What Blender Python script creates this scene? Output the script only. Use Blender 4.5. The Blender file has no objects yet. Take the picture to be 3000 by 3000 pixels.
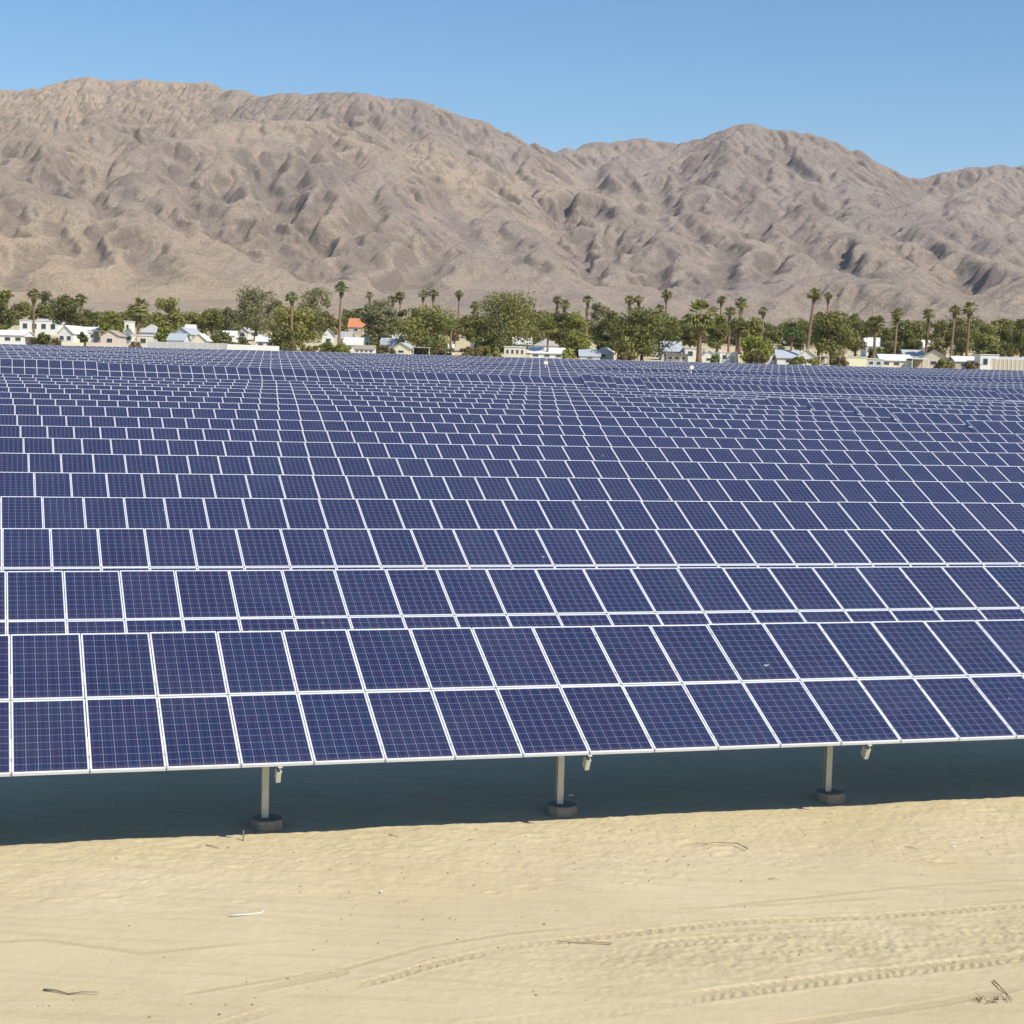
import bpy, math, random
import numpy as np
from mathutils import Matrix, Vector
random.seed(7)
R = math.radians
S = bpy.context.scene
COL = S.collection
# ------------------------------------------------------------------ camera (solved from the panel grid)
FPX = 5124.88; PITCH = R(4.4508); ROLL = R(1.5671); TH = R(16.537); TAU = R(25.0)
CAMZ = 6.65
Fv = np.array([0, math.cos(PITCH), -math.sin(PITCH)]); _r = np.array([1., 0, 0]); _u = np.cross(_r, Fv)
Rv = math.cos(ROLL)*_r + math.sin(ROLL)*_u; Uv = -math.sin(ROLL)*_r + math.cos(ROLL)*_u
cd = bpy.data.cameras.new("camera"); cam = bpy.data.objects.new("camera", cd); COL.objects.link(cam)
cd.sensor_width = 36; cd.sensor_fit = 'HORIZONTAL'; cd.lens = FPX/3000*36; cd.clip_start = 0.5; cd.clip_end = 20000
M = Matrix.Identity(4)
for i in range(3):
    M[i][0] = Rv[i]; M[i][1] = Uv[i]; M[i][2] = -Fv[i]
M[2][3] = CAMZ
cam.matrix_world = M
S.camera = cam
# ------------------------------------------------------------------ sun and sky
SUN_EL = R(45); SUN_AZ = R(51.5)          # azimuth: from behind the camera (-Y) towards the right (+X)
sd = np.array([math.sin(SUN_AZ)*math.cos(SUN_EL), -math.cos(SUN_AZ)*math.cos(SUN_EL), math.sin(SUN_EL)])
sl = bpy.data.lights.new("sun", 'SUN'); so = bpy.data.objects.new("sun", sl); COL.objects.link(so)
sl.energy = 5.0; sl.angle = R(0.5); sl.color = (1.0, 0.93, 0.80)
so.rotation_mode = 'QUATERNION'; so.rotation_quaternion = Vector(sd).to_track_quat('Z', 'Y')
W = bpy.data.worlds.new("World"); S.world = W; W.use_nodes = True
nt = W.node_tree; bg = nt.nodes['Background']; sky = nt.nodes.new('ShaderNodeTexSky')
sky.sky_type = 'NISHITA'; sky.sun_disc = False; sky.sun_elevation = SUN_EL
sky.sun_rotation = math.atan2(sd[0], sd[1]); sky.altitude = 300; sky.air_density = 1.0; sky.dust_density = 0.2; sky.ozone_density = 3.0
hsv = nt.nodes.new('ShaderNodeHueSaturation'); hsv.inputs['Saturation'].default_value = 1.20; hsv.inputs['Value'].default_value = 1.0
nt.links.new(sky.outputs[0], hsv.inputs['Color']); nt.links.new(hsv.outputs[0], bg.inputs[0]); bg.inputs[1].default_value = 0.124
S.view_settings.view_transform = 'Standard'; S.view_settings.look = 'None'
S.view_settings.exposure = 0.05; S.view_settings.gamma = 1.0; S.view_settings.use_curve_mapping = False
S.render.resolution_x = 1024; S.render.resolution_y = 1024
S.cycles.max_bounces = 6; S.cycles.diffuse_bounces = 1; S.cycles.volume_bounces = 1

# ------------------------------------------------------------------ measured frame of the place
un = np.array([math.cos(TH), math.sin(TH)]); nn = np.array([-math.sin(TH), math.cos(TH)])   # along the rows / across them
def ray(px, py): return Fv + Rv*(px-1500)/FPX - Uv*(py-1500)/FPX
def at_D(px, py, D):
    d = ray(px, py); t = D/(d[:2] @ nn); p = d*t
    return float(p[:2] @ un), float(p[2]+CAMZ)
def onplane(px, py):
    "camera ray met with the sand in front of the first row -> (along, across)"
    d = ray(px, py); al, ac, z = 0, 0, 0
    D = 20.0
    for _ in range(20):
        z = GN(D) - CAMZ; t = z/d[2]; D = float((d*t)[:2] @ nn)
    p = d*t
    return float(p[:2] @ un), float(p[:2] @ nn)
def GN(D): return 0.033*(D-25.0)
Dk = [26.71+6.35*k for k in range(17)]
ZT = [-4.01,-3.8,-3.59,-3.37,-3.13,-2.9,-2.66,-2.45,-2.215,-1.94,-1.77,-1.585,-1.40,-1.245,-1.14,-0.99,-0.83]
def bump_z(k, a): return (0,0,0,0,0,0,0,0,0,0,0,0,-.03,.05,.09,.11,.11)[k-1]*math.exp(-((a-38)/16)**2) - (.13*min(1, max(0, (a-50)/12)) if k >= 15 else 0)
PH = [.24,.22,.17,.16,.09,.04,-.02,-.04,-.09,-.12,-.14,-.19,-.25,-.30,-.33,-.39,-.46]
def ztop_far(a, D):
    t = (D-156.9)/83.1
    return (0.19-.0022*a)*(1-t) + (2.36+.0043*a)*t + CAMZ
gD = np.array([-400, 0, 25] + Dk[1:] + [156.9, 200, 243])
def g_field(a, D):
    D = np.asarray(D, float); a = np.asarray(a, float)
    base = np.interp(D, [-400, 25.0] + Dk[1:], [-14.0, 0.0] + [z+CAMZ-2.62 for z in ZT[1:]])
    far = ztop_far(a, D) - 2.62
    w = np.clip((D-125)/30, 0, 1); w = w*w*(3-2*w)
    w2 = np.clip(D, None, 260)
    far = ztop_far(a, w2) - 2.62
    return base*(1-w) + far*w
def g_far(Y):
    return np.interp(Y, [240, 430, 520, 600, 700, 1000, 1400, 2200, 9000], [6.2, 10.7, 14.8, 19, 23, 34, 52, 60, 60])
def ground(x, y):
    x = np.asarray(x, float); y = np.asarray(y, float)
    a = x*un[0]+y*un[1]; D = x*nn[0]+y*nn[1]
    gf = g_field(np.clip(a, -60, 260), D)
    w = np.clip((D-243)/80, 0, 1); w = w*w*(3-2*w)
    return gf*(1-w) + g_far(y)*w

# ------------------------------------------------------------------ materials
def mat(name): 
    m = bpy.data.materials.new(name); m.use_nodes = True; m.node_tree.nodes.clear(); return m
class N:
    def __init__(s, m): s.t = m.node_tree; s.m = m
    def n(s, typ, **kw):
        nd = s.t.nodes.new(typ)
        for k, v in kw.items(): setattr(nd, k, v)
        return nd
    def l(s, a, b): s.t.links.new(a, b)
    def val(s, sock, v):
        if hasattr(v, 'is_output'): s.l(v, sock)
        else: sock.default_value = v
    def math(s, op, a, b=0.0, c=None):
        nd = s.n('ShaderNodeMath', operation=op); s.val(nd.inputs[0], a); s.val(nd.inputs[1], b)
        if c is not None: s.val(nd.inputs[2], c)
        return nd.outputs[0]
    def mix(s, f, a, b):
        nd = s.n('ShaderNodeMix', data_type='RGBA'); s.val(nd.inputs[0], f); s.val(nd.inputs[6], a); s.val(nd.inputs[7], b); return nd.outputs[2]
    def noise(s, vec, scale, detail=4, rough=0.55, dim='3D'):
        nd = s.n('ShaderNodeTexNoise', noise_dimensions=dim); nd.inputs['Scale'].default_value = scale
        nd.inputs['Detail'].default_value = detail; nd.inputs['Roughness'].default_value = rough
        if vec is not None: s.l(vec, nd.inputs['Vector'])
        return nd.outputs[0]
    def ramp(s, f, lo, hi):
        nd = s.n('ShaderNodeMapRange', clamp=True); s.val(nd.inputs[0], f); nd.inputs[1].default_value = lo; nd.inputs[2].default_value = hi; return nd.outputs[0]
    def principled(s, col, rough=0.6, normal=None, **kw):
        b = s.n('ShaderNodeBsdfPrincipled'); o = s.n('ShaderNodeOutputMaterial')
        s.val(b.inputs['Base Color'], col); s.val(b.inputs['Roughness'], rough)
        for k, v in kw.items(): s.val(b.inputs[k], v)
        if normal is not None: s.l(normal, b.inputs['Normal'])
        s.l(b.outputs[0], o.inputs[0]); return b
    def bump(s, h, strength=0.5, dist=0.02):
        nd = s.n('ShaderNodeBump'); nd.inputs['Strength'].default_value = strength; nd.inputs['Distance'].default_value = dist
        s.l(h, nd.inputs['Height']); return nd.outputs[0]
def c4(r, g, b): return (r, g, b, 1.0)
def simple(name, col, rough=0.6, var=0.12, scale=3.0, metallic=0.0, bump=0.0):
    m = mat(name); k = N(m); geo = k.n('ShaderNodeNewGeometry'); oi = k.n('ShaderNodeObjectInfo')
    nz = k.noise(geo.outputs['Position'], scale, 5)
    f = k.math('ADD', k.math('MULTIPLY', nz, 0.7), k.math('MULTIPLY', oi.outputs['Random'], 0.3))
    lo = c4(*[v*(1-var) for v in col]); hi = c4(*[min(1, v*(1+var)) for v in col])
    nm = k.bump(nz, bump, 0.05) if bump else None
    k.principled(k.mix(k.ramp(f, 0.25, 0.75), lo, hi), rough, nm, Metallic=metallic)
    return m
def cell_material():
    m = mat('solar_cells'); k = N(m)
    uv = k.n('ShaderNodeUVMap'); uv.uv_map = 'uv'; sep = k.n('ShaderNodeSeparateXYZ'); k.l(uv.outputs[0], sep.inputs[0])
    oi = k.n('ShaderNodeObjectInfo')
    U = sep.outputs[0]; V = sep.outputs[1]
    pid = k.math('FLOOR', k.math('DIVIDE', U, 4.0)); u = k.math('SUBTRACT', U, k.math('MULTIPLY', pid, 4.0))
    cs = 0.1585; mu = (0.996-6*cs)/2; mv = (1.650-10*cs)/2
    cu = k.math('DIVIDE', k.math('SUBTRACT', u, mu), cs); cv = k.math('DIVIDE', k.math('SUBTRACT', V, mv), cs)
    iu = k.math('FLOOR', cu); iv = k.math('FLOOR', cv)
    fu = k.math('SUBTRACT', cu, iu); fv = k.math('SUBTRACT', cv, iv)
    du = k.math('SUBTRACT', 0.5, k.math('ABSOLUTE', k.math('SUBTRACT', fu, 0.5)))
    dv = k.math('SUBTRACT', 0.5, k.math('ABSOLUTE', k.math('SUBTRACT', fv, 0.5)))
    gap = k.math('MAXIMUM', k.math('LESS_THAN', du, 0.016), k.math('LESS_THAN', dv, 0.013))
    # bus bars: two pale ribbons per cell, running up the slope
    b1 = k.math('LESS_THAN', k.math('ABSOLUTE', k.math('SUBTRACT', k.math('ABSOLUTE', k.math('SUBTRACT', fu, 0.5)), 0.25)), 0.007)
    comb = k.n('ShaderNodeCombineXYZ'); k.l(k.math('ADD', iu, k.math('MULTIPLY', pid, 17.0)), comb.inputs[0]); k.l(iv, comb.inputs[1])
    k.l(k.math('MULTIPLY', oi.outputs['Random'], 977.0), comb.inputs[2])
    wn = k.n('ShaderNodeTexWhiteNoise', noise_dimensions='3D'); k.l(comb.outputs[0], wn.inputs['Vector'])
    wp = k.n('ShaderNodeTexWhiteNoise', noise_dimensions='2D'); cb2 = k.n('ShaderNodeCombineXYZ')
    k.l(pid, cb2.inputs[0]); k.l(k.math('MULTIPLY', oi.outputs['Random'], 331.0), cb2.inputs[1]); k.l(cb2.outputs[0], wp.inputs['Vector'])
    # crystal grain
    g = k.n('ShaderNodeTexVoronoi'); g.inputs['Scale'].default_value = 60; k.l(uv.outputs[0], g.inputs['Vector'])
    gsep = k.n('ShaderNodeSeparateColor'); k.l(g.outputs['Color'], gsep.inputs[0])
    c1 = c4(.0155, .0205, .076); c2 = c4(.023, .0195, .071); c3 = c4(.012, .0275, .075)
    wsep = k.n('ShaderNodeSeparateColor'); k.l(wn.outputs['Color'], wsep.inputs[0])
    psep = k.n('ShaderNodeSeparateColor'); k.l(wp.outputs['Color'], psep.inputs[0])
    base = k.mix(k.math('MULTIPLY', wsep.outputs[0], 0.8), c1, c2)
    base = k.mix(k.math('MULTIPLY', k.math('POWER', wsep.outputs[1], 2.0), 0.8), base, c3)
    base = k.mix(k.math('MULTIPLY', psep.outputs[0], 0.30), base, k.mix(psep.outputs[1], c2, c3))
    hs = k.n('ShaderNodeHueSaturation'); k.l(base, hs.inputs['Color'])
    k.l(k.math('ADD', 0.80, k.math('ADD', k.math('MULTIPLY', gsep.outputs[0], 0.28), k.math('MULTIPLY', psep.outputs[2], 0.12))), hs.inputs['Value'])
    col = k.mix(k.math('MULTIPLY', b1, 0.55), hs.outputs[0], c4(.22, .25, .36))
    col = k.mix(k.math('MULTIPLY', gap, 0.75), col, c4(.40, .42, .56))
    # dust gathered on the glass
    geo = k.n('ShaderNodeNewGeometry'); dn = k.noise(geo.outputs['Position'], 0.7, 5)
    col = k.mix(k.math('ADD', 0.015, k.math('MULTIPLY', k.ramp(dn, .45, .8), 0.03)), col, c4(.45, .40, .33))
    low = k.math('MULTIPLY', k.ramp(k.math('ADD', V, k.math('MULTIPLY', dn, .10)), .16, .03), .22)      # dirt washed to the lower edge
    col = k.mix(low, col, c4(.36, .33, .29))
    sp_ = k.n('ShaderNodeTexNoise'); sp_.inputs['Scale'].default_value = 5.0; sp_.inputs['Detail'].default_value = 1; k.l(geo.outputs['Position'], sp_.inputs['Vector'])
    col = k.mix(k.math('MULTIPLY', k.ramp(sp_.outputs[0], .82, .835), .5), col, c4(.6, .6, .56))
    k.principled(col, k.math('ADD', 0.18, k.math('MULTIPLY', dn, 0.16)), None, IOR=1.5)
    return m
def sand_material():
    m = mat('sand'); k = N(m); geo = k.n('ShaderNodeNewGeometry'); P = geo.outputs['Position']
    big = k.noise(P, 0.25, 4); mid = k.noise(P, 2.2, 6); fine = k.noise(P, 45, 5, 0.7); grit = k.noise(P, 160, 2, 0.6)
    mp = k.n('ShaderNodeMapping'); mp.inputs['Rotation'].default_value = (0, 0, -R(20)); mp.inputs['Scale'].default_value = (0.35, 4.0, 1); k.l(P, mp.inputs[0])
    streak = k.noise(mp.outputs[0], 1.5, 5, 0.6)
    col = k.mix(k.ramp(big, .3, .7), c4(.58, .478, .288), c4(.635, .54, .352))
    col = k.mix(k.math('MULTIPLY', k.ramp(streak, .48, .72), .45), col, c4(.45, .375, .215))
    col = k.mix(k.math('MULTIPLY', k.ramp(mid, .5, .8), .35), col, c4(.47, .38, .235))
    col = k.mix(k.math('MULTIPLY', k.ramp(fine, .55, .8), .35), col, c4(.38, .31, .19))
    col = k.mix(k.math('MULTIPLY', k.ramp(grit, .66, .72), .4), col, c4(.20, .16, .11))
    ca = k.n('ShaderNodeAttribute'); ca.attribute_name = 'coarse'      # churned, coarser sand
    col = k.mix(k.math('MULTIPLY', ca.outputs['Fac'], .5), col, c4(.46, .385, .225))
    col = k.mix(k.math('MULTIPLY', k.ramp(fine, .54, .62), k.math('MULTIPLY', ca.outputs['Fac'], .7)), col, c4(.27, .22, .13))
    sy = k.n('ShaderNodeSeparateXYZ'); k.l(P, sy.inputs[0])          # beyond the village: gravelly fan with scrub
    shrub = k.ramp(k.noise(P, .12, 6, .7), .5, .62)
    plain = k.mix(k.math('MULTIPLY', shrub, .7), c4(.40, .32, .235), c4(.19, .17, .11))
    col = k.mix(k.ramp(sy.outputs[1], 560, 680), col, plain)
    h = k.math('ADD', k.math('MULTIPLY', fine, 0.6), k.math('MULTIPLY', mid, 1.0))
    h = k.math('ADD', h, k.math('MULTIPLY', grit, 0.15))
    k.principled(col, 0.95, k.bump(h, 0.6, 0.014), **{'Specular IOR Level': 0.1})
    return m
def mountain_material():
    m = mat('mountain_rock'); k = N(m); geo = k.n('ShaderNodeNewGeometry'); P = geo.outputs['Position']
    sp = k.n('ShaderNodeSeparateXYZ'); k.l(P, sp.inputs[0])
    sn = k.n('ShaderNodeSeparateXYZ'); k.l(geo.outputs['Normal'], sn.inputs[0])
    big = k.noise(P, 0.003, 5, 0.6); mid = k.noise(P, 0.018, 7, 0.62); fine = k.noise(P, 0.13, 10, 0.78)
    hgt = k.ramp(sp.outputs[2], 60, 420); xr = k.ramp(sp.outputs[0], -700, 600)
    tan_ = c4(.90, .70, .48); grey = c4(.58, .485, .43); pink = c4(.84, .63, .48); dark = c4(.24, .20, .185)
    f = k.math('ADD', k.math('MULTIPLY', big, 1.0), k.math('ADD', k.math('MULTIPLY', hgt, .22), k.math('MULTIPLY', xr, .42)))
    col = k.mix(k.ramp(f, .45, 1.0), tan_, grey)
    col = k.mix(k.math('MULTIPLY', k.ramp(mid, .48, .68), .5), col, pink)
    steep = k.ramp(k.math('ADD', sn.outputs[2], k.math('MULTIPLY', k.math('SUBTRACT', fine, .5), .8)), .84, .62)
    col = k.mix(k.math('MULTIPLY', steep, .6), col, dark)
    col = k.mix(k.math('MULTIPLY', k.ramp(fine, .52, .72), .38), col, dark)
    col = k.mix(k.math('MULTIPLY', k.ramp(mid, .50, .36), .30), col, c4(.40, .31, .215))
    tiny = k.noise(P, .45, 6, .8); col = k.mix(k.math('MULTIPLY', k.ramp(tiny, .50, .60), .50), col, dark)
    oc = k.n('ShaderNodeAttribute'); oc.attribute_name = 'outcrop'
    vn = k.n('ShaderNodeAttribute'); vn.attribute_name = 'varnish'
    col = k.mix(k.math('MULTIPLY', k.math('MULTIPLY', vn.outputs['Fac'], k.ramp(big, .35, .6)), .55), col, c4(.36, .30, .255))      # dark desert varnish on the crests
    vor = k.n('ShaderNodeTexVoronoi'); vor.inputs['Scale'].default_value = .09; k.l(P, vor.inputs['Vector'])
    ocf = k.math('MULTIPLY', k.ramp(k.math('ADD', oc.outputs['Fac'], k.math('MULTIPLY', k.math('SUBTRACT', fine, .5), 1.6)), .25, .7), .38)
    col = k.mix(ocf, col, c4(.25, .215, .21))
    col = k.mix(k.math('MULTIPLY', k.ramp(fine, .60, .68), k.math('MULTIPLY', k.ramp(oc.outputs['Fac'], .05, .4), .5)), col, c4(.50, .44, .38))
    h = k.math('ADD', k.math('ADD', k.math('MULTIPLY', mid, 1.2), fine), k.math('MULTIPLY', vor.outputs['Distance'], .05))
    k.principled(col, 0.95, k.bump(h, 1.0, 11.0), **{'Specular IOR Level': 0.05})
    return m
def leaf_material(name, cols, bright=1.0):
    m = mat(name); k = N(m); geo = k.n('ShaderNodeNewGeometry'); oi = k.n('ShaderNodeObjectInfo')
    ri = geo.outputs['Random Per Island']; nz = k.noise(geo.outputs['Position'], 0.8, 3)
    a, b, c = [c4(*[v*1.55 for v in q]) for q in cols]
    col = k.mix(ri, a, b); col = k.mix(k.ramp(nz, .45, .7), col, c)
    hs = k.n('ShaderNodeHueSaturation'); k.l(col, hs.inputs['Color']); k.l(k.math('ADD', .8, k.math('MULTIPLY', oi.outputs['Random'], .4)), hs.inputs['Value'])
    b = k.principled(hs.outputs[0], 0.7); 
    tr = k.n('ShaderNodeBsdfTranslucent'); k.l(hs.outputs[0], tr.inputs[0]); mx = k.n('ShaderNodeMixShader'); mx.inputs[0].default_value = .3
    out = [n for n in m.node_tree.nodes if n.type == 'OUTPUT_MATERIAL'][0]
    k.l(b.outputs[0], mx.inputs[1]); k.l(tr.outputs[0], mx.inputs[2]); k.l(mx.outputs[0], out.inputs[0])
    return m
MT = dict(
    cells=cell_material(), sand=sand_material(), rock=mountain_material(),
    frame=simple('anodised_frame', (.74, .75, .79), .35, .05, 2),
    steel=simple('galvanised_steel', (.55, .54, .48), .45, .12, 8, 0.25),
    clampm=simple('zinc_clamp', (.36, .36, .36), .5, .1, 8),
    concrete=simple('concrete', (.24, .22, .18), .9, .3, 9, 0, .5),
    wood=simple('dry_wood', (.25, .19, .125), .85, .3, 30, 0, .3),
    pale=simple('bleached_plastic', (.78, .74, .66), .6, .1, 20),
    pebble=simple('pebble_stone', (.26, .21, .15), .9, .35, 25),
    white=simple('white_paint', (.80, .79, .75), .6, .05, .6), cream=simple('cream_siding', (.74, .68, .52), .7, .06, .6),
    peach=simple('peach_siding', (.70, .58, .50), .7, .06, .6), tanw=simple('tan_siding', (.52, .44, .34), .7, .08, .6),
    greyw=simple('grey_siding', (.50, .50, .50), .7, .08, .6), yellow=simple('pale_yellow_siding', (.78, .74, .52), .7, .05, .6),
    rwhite=simple('white_roof', (.78, .78, .77), .6, .10, .5), rgrey=simple('grey_shingle', (.46, .45, .45), .8, .15, 1.5),
    rblue=simple('blue_grey_shingle', (.42, .46, .51), .75, .12, 1.5), rtan=simple('tan_shingle', (.40, .33, .27), .8, .15, 1.5),
    rorange=simple('orange_clay_tile', (.62, .24, .11), .7, .15, 2), dark=simple('shaded_opening', (.05, .05, .055), .7, .2, 1),
    glass=simple('window_glass', (.05, .06, .08), .12, .1, 1), trim=simple('white_trim', (.82, .81, .78), .5, .03, 1),
    trunk=simple('palm_trunk_bark', (.24, .15, .095), .9, .2, 1.0), bark=simple('tree_bark', (.13, .10, .075), .9, .2, 1.5),
    skirt=leaf_material('dead_frond_skirt', [(.22, .16, .085), (.15, .11, .06), (.11, .085, .05)]),
    frond=leaf_material('palm_fronds', [(.16, .165, .04), (.09, .105, .028), (.26, .23, .07)]),
    frondb=leaf_material('bright_palm_fronds', [(.13, .20, .045), (.09, .15, .035), (.20, .24, .07)]),
    olive=leaf_material('olive_leaves', [(.175, .175, .045), (.125, .13, .034), (.235, .215, .068)]),
    dgreen=leaf_material('dark_green_leaves', [(.11, .115, .032), (.07, .082, .024), (.17, .16, .045)]),
    lime=leaf_material('lime_leaves', [(.20, .22, .035), (.14, .17, .03), (.25, .24, .06)]),
    greyg=leaf_material('grey_green_leaves', [(.16, .155, .075), (.12, .115, .052), (.21, .19, .10)]),
    brownb=leaf_material('brownish_leaves', [(.16, .125, .045), (.11, .10, .035), (.20, .15, .07)]),
    red=simple('red_paint', (.55, .12, .10), .6, .1, 2),
)

# ------------------------------------------------------------------ mesh helpers
class MB:
    "collects vertices and faces, builds ONE mesh"
    def __init__(s): s.v = []; s.f = []; s.mi = []; s.uv = None
    def quad(s, p, mi=0):
        b = len(s.v); s.v += [tuple(q) for q in p]; s.f.append(tuple(range(b, b+len(p)))); s.mi.append(mi)
    def box(s, x0, x1, y0, y1, z0, z1, mi=0):
        b = len(s.v)
        s.v += [(x0,y0,z0),(x1,y0,z0),(x1,y1,z0),(x0,y1,z0),(x0,y0,z1),(x1,y0,z1),(x1,y1,z1),(x0,y1,z1)]
        for q in ((3,2,1,0),(4,5,6,7),(0,1,5,4),(1,2,6,5),(2,3,7,6),(3,0,4,7)):
            s.f.append(tuple(b+i for i in q)); s.mi.append(mi)
    def tube(s, pts, rad, n=6, mi=0, cap=True):
        b = len(s.v); pts = [Vector(p) for p in pts]
        if not isinstance(rad, (list, tuple)): rad = [rad]*len(pts)
        for i, p in enumerate(pts):
            d = (pts[min(i+1, len(pts)-1)] - pts[max(i-1, 0)]).normalized()
            a = d.orthogonal().normalized() if abs(d.z) < .9 else Vector((1, 0, 0)).cross(d).normalized()
            c = d.cross(a)
            for j in range(n):
                t = 2*math.pi*j/n; q = p + (a*math.cos(t) + c*math.sin(t))*rad[i]; s.v.append(tuple(q))
        for i in range(len(pts)-1):
            for j in range(n):
                s.f.append((b+i*n+j, b+i*n+(j+1) % n, b+(i+1)*n+(j+1) % n, b+(i+1)*n+j)); s.mi.append(mi)
        if cap:
            s.f.append(tuple(b+j for j in range(n))[::-1]); s.mi.append(mi)
            e = b+(len(pts)-1)*n; s.f.append(tuple(e+j for j in range(n))); s.mi.append(mi)
    def mesh(s, name, mats, smooth=False):
        me = bpy.data.meshes.new(name); me.from_pydata(s.v, [], s.f)
        for m in (mats if isinstance(mats, (list, tuple)) else [mats]): me.materials.append(m)
        me.polygons.foreach_set('material_index', s.mi)
        if smooth: me.polygons.foreach_set('use_smooth', [True]*len(s.f))
        me.update(); return me
    def build(s, name, mats, parent=None, smooth=False, loc=(0, 0, 0)):
        return link(name, s.mesh(name, mats, smooth), parent, loc)
def link(name, me, parent=None, loc=(0, 0, 0), rot=None):
    o = bpy.data.objects.new(name, me); COL.objects.link(o); o.location = loc
    if rot is not None: o.rotation_euler = rot
    if parent is not None: o.parent = parent
    return o
def tag(o, label, cat, group=None, kind=None):
    if label: o['label'] = label
    if cat: o['category'] = cat
    if group: o['group'] = group
    if kind: o['kind'] = kind
    return o
def empty(name, loc, rz=0.0):
    o = bpy.data.objects.new(name, None); COL.objects.link(o); o.location = loc; o.rotation_euler = (0, 0, rz); o.empty_display_size = .2; return o
def np_mesh(name, V, Fq, m, smooth=True):
    me = bpy.data.meshes.new(name); nv = len(V); nf = len(Fq); k = Fq.shape[1]
    me.vertices.add(nv); me.vertices.foreach_set('co', V.astype(np.float32).ravel())
    me.loops.add(nf*k); me.loops.foreach_set('vertex_index', Fq.astype(np.int32).ravel())
    me.polygons.add(nf); me.polygons.foreach_set('loop_start', np.arange(0, nf*k, k, dtype=np.int32)); me.polygons.foreach_set('loop_total', np.full(nf, k, np.int32))
    me.materials.append(m)
    me.update(calc_edges=True)
    me.polygons.foreach_set('use_smooth', np.full(nf, smooth)); me.validate(); return me
def grid_faces(nx, ny):
    i = np.arange(nx-1); j = np.arange(ny-1); I, J = np.meshgrid(i, j, indexing='ij'); b = (I*ny+J).ravel()
    return np.stack([b, b+ny, b+ny+1, b+1], 1)
def vnoise(shape, cell, rng):
    "smooth value noise on a grid"
    ny, nx = int(shape[0]/cell)+3, int(shape[1]/cell)+3
    g = rng.random((ny, nx)); y = np.arange(shape[0])/cell; x = np.arange(shape[1])/cell
    iy = y.astype(int); ix = x.astype(int); fy = y-iy; fx = x-ix; fy = fy*fy*(3-2*fy); fx = fx*fx*(3-2*fx)
    a = g[iy][:, ix]; b = g[iy][:, ix+1]; c = g[iy+1][:, ix]; d = g[iy+1][:, ix+1]
    fx = fx[None]; fy = fy[:, None]
    return (a*(1-fx)+b*fx)*(1-fy) + (c*(1-fx)+d*fx)*fy

# ------------------------------------------------------------------ ground sheet
def build_ground():
    ys = np.concatenate([np.linspace(-300, 0, 7)[:-1], np.linspace(0, 300, 121), np.linspace(310, 1500, 90), np.linspace(1700, 9000, 16)])
    xs = np.concatenate([np.linspace(-6000, -500, 12)[:-1], np.linspace(-500, 500, 201), np.linspace(500, 6000, 12)[1:]])
    X, Y = np.meshgrid(xs, ys, indexing='ij')
    Z = ground(X, Y)
    a = X*un[0]+Y*un[1]; D = X*nn[0]+Y*nn[1]
    Z = Z - 0.10*((a > -17) & (a < 30) & (D > 9) & (D < 31))
    V = np.stack([X, Y, Z], -1).reshape(-1, 3)
    o = link('ground', np_mesh('ground', V, grid_faces(len(xs), len(ys)), MT['sand'])); tag(o, None, None, kind='structure')
build_ground()

# near sand with real relief: lumps by the shadow edge, ruts and tread marks
TRACKS = [  # pixel polylines of the ruts, met with the sand plane below
    ([(1380,3010),(1800,2960),(2200,2900),(2560,2850),(2880,2815),(3080,2790)], .17, .020, 'lug'),
    ([(640,3005),(932,2913),(1120,2872),(1281,2822),(1500,2772),(1800,2738),(2200,2700),(2600,2682),(3080,2650)], .10, .016, 'lug'),
    ([(560,2905),(1009,2838),(1242,2772),(1500,2733),(1810,2700),(2199,2642),(2742,2592),(3080,2570)], .06, .012, 'fine'),
    ([(-60,2930),(300,2915),(700,2905),(1000,2850)], .10, .010, 'fine'),
    ([(-60,2765),(130,2755),(420,2790),(700,2765),(900,2750)], .06, .008, 'fine'),
    ([(1900,2770),(2200,2745),(2500,2722),(2880,2735),(3080,2740)], .15, .018, 'lug'),
    ([(2200,2790),(2600,2770),(3080,2745)], .08, .014, 'lug'),
    ([(2000,2660),(2400,2640),(2900,2610),(3080,2600)], .07, .010, 'fine'),
    ([(2260,3010),(2600,2960),(3080,2880)], .10, .010, 'fine'),
    ([(0,2985),(250,2965),(500,2990)], .06, .008, 'fine'),
]
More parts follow.
